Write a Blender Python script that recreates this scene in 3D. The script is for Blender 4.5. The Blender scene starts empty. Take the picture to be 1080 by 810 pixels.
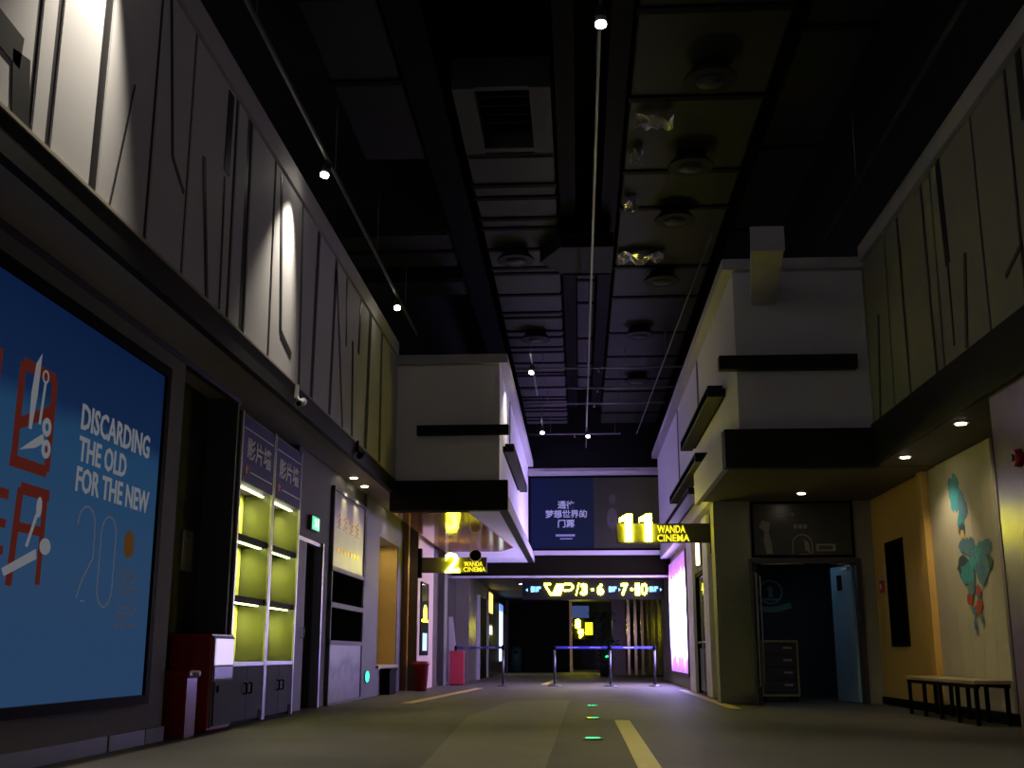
import bpy, bmesh, math, random
from mathutils import Vector, Matrix
random.seed(7)
R = math.radians
sc = bpy.context.scene
C = sc.collection

# ------------------------------------------------------------------ camera, world, exposure
F_PX, PITCH, YAW = 1190.0, R(13.423), R(3.321)
cam = bpy.data.cameras.new('camera')
cam.sensor_fit = 'HORIZONTAL'; cam.sensor_width = 36.0
cam.lens = 36.0 * F_PX / 1080.0
cam.clip_end = 300
camo = bpy.data.objects.new('camera', cam); C.objects.link(camo)
camo.location = (0, 0, 0.8)
camo.rotation_euler = (R(90) + PITCH, 0, YAW)
sc.camera = camo
world = bpy.data.worlds.new('world'); sc.world = world
world.use_nodes = True
bg = world.node_tree.nodes['Background']
bg.inputs[0].default_value = (0.62, 0.58, 0.72, 1); bg.inputs[1].default_value = 0.32
sc.view_settings.view_transform = 'Standard'
sc.view_settings.look = 'None'
sc.view_settings.gamma = 1.0
sc.view_settings.use_curve_mapping = False
sc.view_settings.exposure = 0.0

# ------------------------------------------------------------------ materials
MATS = {}
def mat(name, col, rough=0.6, metal=0.0, emit=None, es=0.0, noise=0.12, scale=3.0, bump=0.0, bscale=60.0, spec=0.5):
    if name in MATS: return MATS[name]
    m = bpy.data.materials.new(name); m.use_nodes = True
    nt = m.node_tree; N = nt.nodes; L = nt.links
    b = N['Principled BSDF']
    b.inputs['Roughness'].default_value = rough
    b.inputs['Metallic'].default_value = metal
    b.inputs['Specular IOR Level'].default_value = spec
    tc = N.new('ShaderNodeTexCoord'); nz = N.new('ShaderNodeTexNoise')
    nz.inputs['Scale'].default_value = scale; nz.inputs['Detail'].default_value = 4
    L.new(tc.outputs['Object'], nz.inputs['Vector'])
    mx = N.new('ShaderNodeMix'); mx.data_type = 'RGBA'
    c1 = [max(0, c * (1 - noise)) for c in col[:3]] + [1]; c2 = [min(1, c * (1 + noise)) for c in col[:3]] + [1]
    mx.inputs[6].default_value = c1; mx.inputs[7].default_value = c2
    L.new(nz.outputs['Fac'], mx.inputs[0]); L.new(mx.outputs[2], b.inputs['Base Color'])
    if bump:
        n2 = N.new('ShaderNodeTexNoise'); n2.inputs['Scale'].default_value = bscale
        L.new(tc.outputs['Object'], n2.inputs['Vector'])
        bp = N.new('ShaderNodeBump'); bp.inputs['Strength'].default_value = bump; bp.inputs['Distance'].default_value = 0.02
        L.new(n2.outputs['Fac'], bp.inputs['Height']); L.new(bp.outputs['Normal'], b.inputs['Normal'])
    if emit:
        b.inputs['Emission Color'].default_value = (*emit, 1); b.inputs['Emission Strength'].default_value = es
    MATS[name] = m
    return m

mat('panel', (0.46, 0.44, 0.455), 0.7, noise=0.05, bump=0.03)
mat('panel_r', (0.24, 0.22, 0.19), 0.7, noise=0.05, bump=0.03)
mat('groove', (0.012, 0.011, 0.012), 0.5)
mat('plaster', (0.58, 0.565, 0.59), 0.8, noise=0.06, bump=0.03)
mat('plaster_white', (0.84, 0.82, 0.88), 0.75, noise=0.04)
mat('coping', (0.42, 0.40, 0.41), 0.6, noise=0.05)
mat('fascia', (0.011, 0.0105, 0.009), 0.6, noise=0.1, spec=0.15)
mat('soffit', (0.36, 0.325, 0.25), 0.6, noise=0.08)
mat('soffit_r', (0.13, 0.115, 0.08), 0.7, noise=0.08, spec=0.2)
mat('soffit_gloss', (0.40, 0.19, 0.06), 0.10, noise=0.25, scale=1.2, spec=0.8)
mat('wall_grey', (0.26, 0.245, 0.23), 0.7, noise=0.08, bump=0.02)
mat('wall_grey_left', (0.15, 0.14, 0.122), 0.75, noise=0.08, bump=0.02, spec=0.2)
mat('wall_recess', (0.035, 0.034, 0.038), 0.7, spec=0.15)
mat('wall_dark', (0.06, 0.058, 0.062), 0.6, noise=0.1)
mat('wall_mauve', (0.088, 0.08, 0.074), 0.65, noise=0.05)
mat('wall_pink', (0.50, 0.36, 0.28), 0.6, noise=0.06)
mat('wood_brown', (0.16, 0.085, 0.04), 0.35, noise=0.3, scale=6)
mat('wood_dark', (0.05, 0.026, 0.014), 0.35, noise=0.3, scale=6)
mat('brass', (0.75, 0.55, 0.25), 0.25, 1.0)
mat('base_stone', (0.16, 0.155, 0.16), 0.35, noise=0.15)
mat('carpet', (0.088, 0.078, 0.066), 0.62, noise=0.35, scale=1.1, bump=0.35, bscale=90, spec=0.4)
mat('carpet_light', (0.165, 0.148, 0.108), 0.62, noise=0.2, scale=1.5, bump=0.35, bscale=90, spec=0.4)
mat('yellow_strip', (0.62, 0.50, 0.13), 0.55, noise=0.15, scale=8)
mat('slab', (0.006, 0.006, 0.006), 0.9, spec=0.05)
mat('duct', (0.042, 0.041, 0.040), 0.6, noise=0.18, scale=2, spec=0.1)
mat('duct_olive', (0.021, 0.021, 0.015), 0.6, noise=0.22, scale=2, spec=0.1)
mat('duct_dark', (0.012, 0.012, 0.011), 0.7, noise=0.2, spec=0.1)
mat('pipe', (0.13, 0.125, 0.12), 0.45, 0.2)
mat('foil', (0.85, 0.84, 0.8), 0.2, 1.0, noise=0.1, bump=0.6, bscale=14)
mat('black', (0.004, 0.004, 0.005), 0.6, spec=0.02)
mat('black_gloss', (0.003, 0.003, 0.003), 0.2, spec=0.0)
mat('metal', (0.42, 0.41, 0.43), 0.4, 0.7)
mat('metal_dark', (0.10, 0.10, 0.11), 0.35, 0.7)
mat('steel_panel', (0.085, 0.08, 0.105), 0.7, 0.0, spec=0.1, noise=0.08)
mat('lamp', (0.9, 0.9, 0.9), 0.4, emit=(1.0, 0.93, 0.76), es=28)
mat('lamp_warm', (0.9, 0.9, 0.9), 0.4, emit=(1.0, 0.84, 0.6), es=26)
mat('red', (0.36, 0.018, 0.02), 0.35, noise=0.12)
mat('red_bin', (0.30, 0.016, 0.018), 0.25, noise=0.15)
mat('red_board', (0.62, 0.05, 0.09), 0.5, noise=0.08)
mat('white', (0.75, 0.75, 0.75), 0.5)
mat('white_panel', (0.20, 0.195, 0.21), 0.6, spec=0.15)
mat('glow_lilac', (0.7, 0.65, 0.8), 0.4, emit=(0.80, 0.66, 1.0), es=0.75, noise=0.15, scale=12)
mat('cab_back', (0.74, 0.74, 0.16), 0.5, noise=0.06, scale=20)
mat('navy', (0.075, 0.06, 0.27), 0.6, noise=0.1, spec=0.1)
mat('sign_text', (0.75, 0.75, 0.75), 0.5)
mat('star_red', (0.5, 0.12, 0.06), 0.5)
mat('led_yg', (0.9, 0.9, 0.3), 0.4, emit=(0.95, 1.0, 0.35), es=6)
mat('exit_green', (0.02, 0.5, 0.25), 0.4, emit=(0.05, 1.0, 0.42), es=0.9)
mat('exit_cyan', (0.02, 0.5, 0.4), 0.4, emit=(0.03, 1.0, 0.6), es=1.3)
mat('led_green', (0.02, 0.5, 0.25), 0.4, emit=(0.03, 1.0, 0.32), es=2.5)
mat('led_lime', (0.3, 0.5, 0.05), 0.4, emit=(0.55, 0.9, 0.05), es=2.0)
mat('exit_white', (0.8, 0.9, 0.85), 0.4, emit=(0.75, 1.0, 0.85), es=1.1)
mat('neon', (0.9, 0.85, 0.2), 0.4, emit=(1.0, 0.92, 0.026), es=38)
mat('neon_soft', (0.9, 0.85, 0.1), 0.4, emit=(1.0, 0.88, 0.03), es=1.2)
mat('cyan_txt', (0.3, 0.7, 0.9), 0.4, emit=(0.22, 0.62, 0.95), es=1.3)
mat('belt', (0.05, 0.05, 0.4), 0.5, emit=(0.05, 0.06, 0.5), es=0.06)
mat('belt_text', (0.5, 0.5, 0.8), 0.5)
mat('ochre', (0.80, 0.50, 0.14), 0.3, noise=0.1, spec=0.6)
mat('ochre_niche', (0.55, 0.40, 0.13), 0.5, noise=0.06)
mat('plaster_mural', (0.62, 0.56, 0.44), 0.75, noise=0.06, bump=0.05, bscale=20)
mat('paint_teal', (0.06, 0.36, 0.44), 0.7, noise=0.5, scale=6)
mat('paint_blue', (0.10, 0.24, 0.38), 0.7, noise=0.45, scale=6)
mat('paint_sand', (0.66, 0.44, 0.22), 0.7, noise=0.3, scale=6)
mat('paint_red', (0.55, 0.06, 0.06), 0.7, noise=0.3, scale=6)
mat('paint_dark', (0.04, 0.09, 0.13), 0.7, noise=0.4, scale=6)
mat('bench_wood', (0.50, 0.40, 0.24), 0.4, noise=0.2, scale=5)
mat('pillar_stone', (0.27, 0.20, 0.165), 0.22, noise=0.1, spec=0.6)
mat('door_bluelit', (0.30, 0.44, 0.58), 0.5, noise=0.1)  # blue light falling on the inner leaf, put into its colour
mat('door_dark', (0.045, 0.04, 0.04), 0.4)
mat('room_dark', (0.03, 0.045, 0.05), 0.7)
mat('logo_green', (0.20, 0.36, 0.30), 0.6)
mat('tool_cab', (0.035, 0.04, 0.06), 0.4)
mat('tool_rim', (0.38, 0.40, 0.16), 0.4)
mat('ad_dark', (0.030, 0.029, 0.028), 0.3, noise=0.5, scale=4)
mat('ad_grey', (0.22, 0.21, 0.19), 0.5, noise=0.4, scale=9)
mat('ad_mid', (0.05, 0.046, 0.034), 0.6, noise=0.5, scale=6)
mat('ad_gold', (0.36, 0.345, 0.29), 0.38, 0.1, noise=0.25, scale=2.0, bump=0.05, bscale=3)
mat('ad_amber', (0.62, 0.33, 0.05), 0.3, 0.4, noise=0.3, scale=9)
mat('screen_text', (0.25, 0.27, 0.36), 0.6, emit=(0.30, 0.32, 0.42), es=0.30)
mat('screen_text_dim', (0.2, 0.2, 0.3), 0.6, emit=(0.25, 0.27, 0.4), es=0.12)
mat('glass_dark', (0.035, 0.035, 0.035), 0.06, noise=0.2, spec=0.7)
mat('stone_far', (0.12, 0.108, 0.085), 0.25, noise=0.2, scale=2)
mat('far_dark', (0.008, 0.008, 0.007), 0.6, spec=0.1)
mat('header_dark', (0.006, 0.0055, 0.002), 0.8, spec=0.05)
mat('tv_blue', (0.05, 0.1, 0.3), 0.3, emit=(0.10, 0.16, 0.45), es=0.35)
mat('lb_white', (0.9, 0.9, 0.9), 0.4, emit=(0.80, 0.95, 1.0), es=1.3)
mat('lb_amber', (0.9, 0.7, 0.3), 0.4, emit=(1.0, 0.66, 0.12), es=2.2)
mat('lb_blue', (0.3, 0.5, 0.9), 0.4, emit=(0.16, 0.34, 1.0), es=1.0)
mat('leaf', (0.035, 0.075, 0.03), 0.5, noise=0.4, scale=8)
mat('pot', (0.03, 0.03, 0.03), 0.4)
mat('fin', (0.50, 0.36, 0.16), 0.2, 0.4, noise=0.2)
mat('board_grey', (0.40, 0.38, 0.36), 0.6)
mat('cctv', (0.62, 0.61, 0.57), 0.4)
mat('green_bin', (0.03, 0.09, 0.08), 0.4)
mat('poster_red', (0.2, 0.04, 0.03), 0.5, emit=(0.42, 0.07, 0.045), es=0.12, spec=0.0)
mat('poster_white', (0.2, 0.21, 0.24), 0.5, emit=(0.6, 0.63, 0.70), es=0.20, spec=0.0)
mat('poster_line', (0.4, 0.45, 0.55), 0.5, emit=(0.42, 0.47, 0.60), es=0.10, spec=0.0)
mat('poster_orange', (0.5, 0.25, 0.08), 0.5, emit=(0.5, 0.24, 0.06), es=0.07, spec=0.0)
mat('poster_fine', (0.3, 0.35, 0.5), 0.5, emit=(0.32, 0.36, 0.5), es=0.08, spec=0.0)

mat('screen_lower', (.5,.7,.8), .4, emit=(.45,.8,1.0), es=.8)
def ramp_emit(name, axis, stops, strength, base=0.25, noise_amt=0.0, nscale=2.0, rough=0.35, lit=False):
    """printed / lit picture whose own colours run along one object axis"""
    m = bpy.data.materials.new(name); m.use_nodes = True
    nt = m.node_tree; N = nt.nodes; L = nt.links; b = N['Principled BSDF']
    tc = N.new('ShaderNodeTexCoord'); sp = N.new('ShaderNodeSeparateXYZ'); L.new(tc.outputs['Generated'], sp.inputs[0])
    src = sp.outputs[axis]
    if noise_amt:
        nz = N.new('ShaderNodeTexNoise'); nz.inputs['Scale'].default_value = nscale; nz.inputs['Detail'].default_value = 5
        L.new(tc.outputs['Object'], nz.inputs['Vector'])
        ma = N.new('ShaderNodeMath'); ma.operation = 'MULTIPLY_ADD'; ma.inputs[1].default_value = noise_amt; 
        L.new(nz.outputs['Fac'], ma.inputs[0]); L.new(src, ma.inputs[2])
        ms = N.new('ShaderNodeMath'); ms.operation = 'SUBTRACT'; ms.inputs[1].default_value = noise_amt / 2
        L.new(ma.outputs[0], ms.inputs[0]); src = ms.outputs[0]
    cr = N.new('ShaderNodeValToRGB'); L.new(src, cr.inputs[0])
    e = cr.color_ramp.elements
    while len(e) > 1: e.remove(e[-1])
    e[0].position = stops[0][0]; e[0].color = (*stops[0][1], 1)
    for p, c in stops[1:]:
        k = e.new(p); k.color = (*c, 1)
    if lit: b.inputs['Specular IOR Level'].default_value = 0.0; b.inputs['Base Color'].default_value = (base*.08, base*.16, base*.3, 1)
    else: L.new(cr.outputs[0], b.inputs['Base Color'])
    b.inputs['Roughness'].default_value = rough
    L.new(cr.outputs[0], b.inputs['Emission Color']); b.inputs['Emission Strength'].default_value = strength
    MATS[name] = m; return m
# blue lit poster: dark navy top, lighter blue middle and below
ramp_emit('poster_blue', 2, [(0.0, (0.060, 0.150, 0.36)), (0.35, (0.060, 0.155, 0.34)), (0.70, (0.035, 0.135, 0.31)), (0.76, (0.016, 0.05, 0.17)), (1.0, (0.008, 0.03, 0.13))], 0.30, noise_amt=0.05, lit=True)
ramp_emit('lightbox_pink', 2, [(0.0, (0.02, 0.008, 0.04)), (0.12, (0.05, 0.02, 0.10)), (0.25, (0.32, 0.25, 0.90)), (0.42, (0.52, 0.47, 1)), (0.60, (0.66, 0.58, 1.0)), (0.76, (0.36, 0.16, 0.75)), (0.86, (0.035, 0.009, 0.045)), (1.0, (0.016, 0.006, 0.024))], 31.0, noise_amt=0.35, nscale=2.2)
ramp_emit('screen_navy', 0, [(0.0, (0.012, 0.014, 0.085)), (0.45, (0.014, 0.016, 0.060)), (1.0, (0.016, 0.018, 0.045))], 0.35, base=.05, lit=True)
ramp_emit('screen_photo', 0, [(0.0, (0.014, 0.013, 0.012)), (0.5, (0.02, 0.019, 0.013)), (1.0, (0.024, 0.023, 0.008))], 0.3, noise_amt=0.6, nscale=2.5)
ramp_emit('poster_lower', 2, [(0.0, (0.20, 0.19, 0.26)), (0.4, (0.34, 0.28, 0.36)), (0.55, (0.16, 0.17, 0.24)), (0.8, (0.36, 0.33, 0.42)), (1.0, (0.40, 0.38, 0.46))], 0.0, noise_amt=0.9, nscale=2.4)
M = MATS

# ------------------------------------------------------------------ mesh helpers
class MB:
    def __init__(s): s.bm = bmesh.new()
    def box(s, x0, x1, y0, y1, z0, z1, bev=0.0):
        x0, x1 = sorted((x0, x1)); y0, y1 = sorted((y0, y1)); z0, z1 = sorted((z0, z1))
        v = [s.bm.verts.new(p) for p in ((x0,y0,z0),(x1,y0,z0),(x1,y1,z0),(x0,y1,z0),(x0,y0,z1),(x1,y0,z1),(x1,y1,z1),(x0,y1,z1))]
        fs = [s.bm.faces.new([v[i] for i in q]) for q in ((0,3,2,1),(4,5,6,7),(0,1,5,4),(1,2,6,5),(2,3,7,6),(3,0,4,7))]
        if bev > 0:
            ed = set(e for f in fs for e in f.edges)
            bmesh.ops.bevel(s.bm, geom=list(ed), offset=bev, segments=2, affect='EDGES', profile=0.5)
        return s
    def prism(s, pts, vec):
        """polygon of 3d points swept by vec"""
        vec = Vector(vec); n = len(pts)
        a = [s.bm.verts.new(Vector(p)) for p in pts]; b = [s.bm.verts.new(Vector(p) + vec) for p in pts]
        fs = [s.bm.faces.new(a[::-1]), s.bm.faces.new(b)]
        for i in range(n): fs.append(s.bm.faces.new((a[i], a[(i+1) % n], b[(i+1) % n], b[i])))
        bmesh.ops.recalc_face_normals(s.bm, faces=fs)
        return s
    def cyl(s, p, q, r, n=12, r2=None):
        p, q = Vector(p), Vector(q); r2 = r if r2 is None else r2
        d = (q - p).normalized(); u = d.orthogonal().normalized(); w = d.cross(u)
        a = [s.bm.verts.new(p + (u * math.cos(t) + w * math.sin(t)) * r) for t in [2*math.pi*i/n for i in range(n)]]
        b = [s.bm.verts.new(q + (u * math.cos(t) + w * math.sin(t)) * r2) for t in [2*math.pi*i/n for i in range(n)]]
        fs = [s.bm.faces.new(a[::-1]), s.bm.faces.new(b)]
        for i in range(n):
            f = s.bm.faces.new((a[i], a[(i+1) % n], b[(i+1) % n], b[i])); f.smooth = True
            fs.append(f)
        return s
    def tube(s, pts, r, n=8):
        pts = [Vector(p) for p in pts]; rings = []
        ref = None
        for i, p in enumerate(pts):
            d = (pts[min(i+1, len(pts)-1)] - pts[max(i-1, 0)]).normalized()
            if ref is None: ref = d.orthogonal().normalized()
            u = (ref - d * ref.dot(d)).normalized(); ref = u; w = d.cross(u)
            rings.append([s.bm.verts.new(p + (u*math.cos(2*math.pi*k/n) + w*math.sin(2*math.pi*k/n))*r) for k in range(n)])
        for a, b in zip(rings, rings[1:]):
            for k in range(n):
                f = s.bm.faces.new((a[k], a[(k+1) % n], b[(k+1) % n], b[k])); f.smooth = True
        s.bm.faces.new(rings[0][::-1]); s.bm.faces.new(rings[-1])
        return s
    def lathe(s, c, prof, n=20):
        """profile [(r, z)] about a vertical axis at c"""
        c = Vector(c); rings = []
        for r, z in prof:
            rings.append([s.bm.verts.new(c + Vector((r*math.cos(2*math.pi*k/n), r*math.sin(2*math.pi*k/n), z))) for k in range(n)])
        for a, b in zip(rings, rings[1:]):
            for k in range(n):
                f = s.bm.faces.new((a[k], a[(k+1) % n], b[(k+1) % n], b[k])); f.smooth = True
        s.bm.faces.new(rings[0][::-1]); s.bm.faces.new(rings[-1])
        return s
    def ring(s, c, u, v, r0, r1, th, n=28):
        c, u, v = Vector(c), Vector(u), Vector(v); w = u.cross(v) * th
        for i in range(n):
            t0, t1 = 2*math.pi*i/n, 2*math.pi*(i+1)/n
            P = lambda r, t: c + (u*math.cos(t) + v*math.sin(t))*r
            s.prism([P(r0,t0), P(r1,t0), P(r1,t1), P(r0,t1)], w)
        return s
    def disc(s, c, u, v, ru, rv, th, n=24):
        c, u, v = Vector(c), Vector(u), Vector(v); w = u.cross(v) * th
        return s.prism([c + u*(ru*math.cos(2*math.pi*i/n)) + v*(rv*math.sin(2*math.pi*i/n)) for i in range(n)], w)
    def poly(s, o, u, v, pts, th):
        o, u, v = Vector(o), Vector(u), Vector(v)
        return s.prism([o + u*a + v*b for a, b in pts], u.cross(v)*th)
    def line(s, o, u, v, pts, w, th):
        """flat strip of width w along a 2d polyline in the plane (u, v)"""
        for (a, b), (c, d) in zip(pts, pts[1:]):
            dx, dy = c-a, d-b; l = math.hypot(dx, dy) or 1; nx, ny = -dy/l*w/2, dx/l*w/2
            s.poly(o, u, v, [(a+nx, b+ny), (a-nx, b-ny), (c-nx, d-ny), (c+nx, d+ny)], th)
        return s
    def text(s, st, o, u, v, W=None, H=0.2, th=0.01, align='L', bold=0.0):
        vs, fs = text_geo(st, bold)
        x0 = min(p[0] for p in vs); x1 = max(p[0] for p in vs); y0 = min(p[1] for p in vs); y1 = max(p[1] for p in vs)
        k = H / (y1 - y0); kx = k if W is None else W / (x1 - x0)
        wid = (x1 - x0) * kx
        sh = {'L': 0, 'C': -wid/2, 'R': -wid}[align]
        o, u, v = Vector(o), Vector(u), Vector(v); w = u.cross(v)
        nv = [s.bm.verts.new(o + u*((p[0]-x0)*kx + sh) + v*((p[1]-y0)*k) + w*((p[2]+0.5)*th)) for p in vs]
        for f in fs:
            try: s.bm.faces.new([nv[i] for i in f])
            except ValueError: pass
        return s
_tc = {}
def text_geo(st, bold):
    if (st, bold) in _tc: return _tc[(st, bold)]
    cu = bpy.data.curves.new('t', 'FONT'); cu.body = st; cu.extrude = 0.5; cu.resolution_u = 2; cu.offset = bold; cu.space_line = 0.9
    o = bpy.data.objects.new('t', cu)
    me = o.to_mesh()
    vs = [tuple(v.co) for v in me.vertices]; fs = [tuple(p.vertices) for p in me.polygons]
    o.to_mesh_clear(); bpy.data.objects.remove(o); bpy.data.curves.remove(cu)
    _tc[(st, bold)] = (vs, fs); return vs, fs

BASE = {}
def place(o, loc, parent=None):
    loc = Vector(loc); C.objects.link(o)
    if parent:
        o.parent = parent; o.location = loc - BASE[parent.name]
    else: o.location = loc
    BASE[o.name] = loc
def setp(o, label=None, cat=None, group=None, kind=None):
    if label: o['label'] = label
    if cat: o['category'] = cat
    if group: o['group'] = group
    if kind: o['kind'] = kind
    return o
def thing(name, label, cat, loc, group=None, kind=None):
    o = bpy.data.objects.new(name, None); o.empty_display_size = 0.1
    place(o, loc); return setp(o, label, cat, group, kind)
def obj(name, mb, m, parent=None, label=None, cat=None, group=None, kind=None):
    bm = mb.bm; bm.verts.ensure_lookup_table()
    xs = [v.co.x for v in bm.verts]; ys = [v.co.y for v in bm.verts]; zs = [v.co.z for v in bm.verts]
    base = Vector(((min(xs)+max(xs))/2, (min(ys)+max(ys))/2, min(zs)))
    bmesh.ops.translate(bm, verts=bm.verts, vec=-base)
    me = bpy.data.meshes.new(name); bm.to_mesh(me); bm.free()
    me.materials.append(M[m] if isinstance(m, str) else m)
    o = bpy.data.objects.new(name, me); place(o, base, parent)
    return setp(o, label, cat, group, kind)
def B(*a, **k): return MB().box(*a, **k)
def struct(name, mb, m, label, cat='wall', parent=None):
    if parent: return obj(name, mb, m, parent)
    return obj(name, mb, m, None, label, cat, kind='structure')
def light(kind, name, loc, energy, col, parent=None, target=None, **k):
    d = bpy.data.lights.new(name, kind); d.energy = energy; d.color = col
    for a, b in k.items(): setattr(d, a, b)
    o = bpy.data.objects.new(name, d)
    if isinstance(target, float): o.rotation_euler = (0, target, 0)   # tilt towards -x
    elif target is not None:
        o.rotation_euler = (Vector(target) - Vector(loc)).to_track_quat('-Z', 'Y').to_euler()
    place(o, loc, parent); return o
UX, UY, UZ, NY = (1,0,0), (0,1,0), (0,0,1), (0,-1,0)

# ------------------------------------------------------------------ the shell
struct('floor', B(-7, 8, -6, 72, -0.1, 0), 'carpet', 'dark mottled carpet running the length of the hall', 'floor')
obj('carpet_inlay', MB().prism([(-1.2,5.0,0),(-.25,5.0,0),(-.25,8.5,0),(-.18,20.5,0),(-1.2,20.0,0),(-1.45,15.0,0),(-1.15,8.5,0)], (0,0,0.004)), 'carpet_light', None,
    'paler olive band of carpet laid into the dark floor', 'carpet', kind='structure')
struct('ceiling', B(-7, 8, -6, 33, 8.4, 8.6), 'slab', 'black painted slab high over the hall', 'ceiling')

# left lower wall
struct('wall_left', B(-5.0, -3.95, -6, 10.9, 0, 3.72), 'wall_grey_left', 'grey lower wall behind the big blue poster')
struct('wall_left_recess', B(-5.0, -4.32, 10.9, 12.75, 0, 3.72), 'wall_recess', 'dark recess wall beside the poster pier')
wl2 = MB(); wl2.box(-5.0, -4.34, 12.75, 15.8, 0, 3.72); wl2.box(-4.34, -3.96, 12.75, 12.83, 0, 3.72)
struct('wall_left_niche', wl2, 'wall_dark', 'dark wall behind and beside the lit display cabinets')
m = MB(); m.box(-5.0, -3.98, 15.82, 17.95, 2.46, 3.72); m.box(-5, -3.98, 17.56, 17.95, 0, 2.46); m.box(-5, -4.5, 15.82, 17.56, 0, 2.46)
struct('wall_left_door', m, 'wall_grey_left', 'grey wall around the dark service door')
struct('wall_left_panel', B(-5.0, -3.99, 17.95, 20.95, 0, 3.72), 'wall_dark', 'dark wall behind the tall advert unit')
m = MB()
m.box(-5.0, -3.95, 20.95, 22.45, 0, 3.72); m.box(-5.0, -3.95, 24.85, 25.6, 0, 3.72); m.box(-5.0, -3.95, 22.45, 24.85, 0, 0.55)
m.box(-5.0, -3.95, 22.45, 24.85, 3.08, 3.72); m.box(-5.0, -4.4, 22.45, 24.85, 0.55, 3.08)
struct('wall_left_mauve', m, 'wall_mauve', 'pale mauve wall with a tall lit niche')
bb = struct('baseboard_left', B(-3.95, -3.925, -6, 9.6, 0, 0.13), 'base_stone', 'grey stone skirting below the blue poster', 'baseboard')
struct('baseboard_left_end', B(-3.95, -3.92, 9.62, 10.42, 0, 0.13), 'base_stone', 'short grey skirting length between two joints under the poster corner', 'baseboard')
struct('baseboard_left_tip', B(-3.95, -3.92, 10.44, 10.9, 0, 0.13), 'white_panel', 'pale end piece of skirting next to the red bin', 'baseboard')
# left soffit + fascia + upper wall
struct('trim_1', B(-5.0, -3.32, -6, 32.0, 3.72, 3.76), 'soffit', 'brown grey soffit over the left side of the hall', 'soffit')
struct('trim_2', B(-3.36, -3.28, -6, 20.1, 3.60, 3.85), 'fascia', 'dark fascia beam along the left upper wall', 'fascia')
struct('trim_3', B(-3.36, -3.265, -6, 20.1, 3.85, 3.875), 'soffit', 'thin olive lip on top of the left fascia beam', 'trim')
struct('trim_4', B(-4.02, -3.94, -6, 12.8, 3.655, 3.72), 'groove', 'black shadow gap between left wall and soffit', 'trim')
wlu = struct('wall_left_upper', B(-5.0, -3.314, -6, 20.2, 3.76, 6.15), 'groove', 'grey panelled upper wall on the left with slanting dark joints')
zt, zb = 6.13, 3.875
fulls = [(-4.6,-4.6,.05),(-3.4,-3.3,.05),(-2.2,-2.3,.05),(-1.0,-.95,.06),(.2,.15,.05),(1.4,1.5,.06),(2.6,2.5,.05),(3.7,3.75,.05),(4.6,4.62,.05),(5.35,5.35,.05),
 (6.10,6.14,.045),(6.38,6.38,.05),(7.08,7.06,.085),(8.02,8.02,.05),(8.82,8.84,.04),(10.05,10.11,.06),(10.50,10.57,.12),(11.48,11.55,.05),(12.77,12.94,.06),(13.65,13.57,.11),(14.72,14.62,.10),(17.35,17.23,.15),(18.44,18.52,.12)]
edges = [(-5.98,-5.98,0)] + fulls + [(20.18,20.18,0)]
for (a, b, w), (c, d, w2) in zip(edges, edges[1:]):
    w *= 1.7; w2 *= 1.7
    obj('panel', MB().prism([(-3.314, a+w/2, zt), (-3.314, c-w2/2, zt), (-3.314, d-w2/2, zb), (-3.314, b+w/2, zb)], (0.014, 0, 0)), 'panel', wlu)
def strips(parent, x, dx, lst, m='groove'):
    for pts, w in lst:
        s = MB(); w *= 1.25
        for (a, b), (c, d) in zip(pts, pts[1:]):
            l = math.hypot(c-a, d-b); ny, nz = -(d-b)/l*w/2, (c-a)/l*w/2
            s.prism([(x, a+ny, b+nz), (x, a-ny, b-nz), (x, c-ny, d-nz), (x, c+ny, d+nz)], (dx, 0, 0))
        obj('joint_strip', s, m, parent)
strips(wlu, -3.305, 0.012, [
 ([(7.60,4.98),(7.33,3.88)], .014), ([(8.16,6.12),(8.45,4.79),(8.76,4.60)], .035), ([(9.19,5.13),(9.50,3.88)], .06), ([(9.83,6.09),(9.83,5.26)], .13), ([(9.79,5.20),(9.86,3.91)], .03),
 ([(11.73,6.09),(12.0,4.30),(12.5,4.16)], .07), ([(14.75,6.00),(15.48,3.89)], .06), ([(15.44,6.11),(15.54,5.11)], .05), ([(16.54,6.13),(16.46,5.24)], .09), ([(16.0,5.31),(16.17,3.88)], .09),
 ([(5.2,4.36),(5.95,4.30),(6.02,3.88)], .17)])
struct('trim_5', B(-5.0, -3.27, -6, 20.1, 6.15, 6.42), 'coping', 'pale coping band along the top of the left upper wall', 'coping')

# left box (bulkhead) from y 20.2 to 32
struct('wall_left_bulkhead', MB().box(-5.0, -1.40, 20.2, 32.0, 3.76, 6.0).box(-3.32, -1.40, 20.2, 32.0, 3.3, 3.76), 'plaster_white', 'projecting plaster bulkhead above sign number two')
struct('trim_6', B(-5.0, -1.25, 20.05, 32.0, 6.0, 6.17), 'coping', 'pale coping on the left bulkhead', 'coping')
m = MB(); m.box(-3.36, -1.24, 20.0, 20.2, 3.28, 3.82); m.box(-1.40, -1.24, 20.2, 32.0, 3.28, 3.55)
struct('trim_7', m, 'fascia', 'black fascia along the foot of the left bulkhead', 'fascia')
obj('trim_8', B(-1.24, -1.225, 20.0, 32.0, 3.28, 3.50), 'coping', None, 'narrow pale edge strip along the bulkhead side', 'trim', kind='structure')
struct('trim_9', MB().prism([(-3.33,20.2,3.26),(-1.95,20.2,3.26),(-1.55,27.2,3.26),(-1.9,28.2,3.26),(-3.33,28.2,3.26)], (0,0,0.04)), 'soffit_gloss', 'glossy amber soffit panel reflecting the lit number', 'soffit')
struct('trim_10', B(-3.33, -1.26, 20.1, 32.0, 3.285, 3.30), 'plaster_white', 'pale soffit edge below the left bulkhead', 'soffit')
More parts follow.
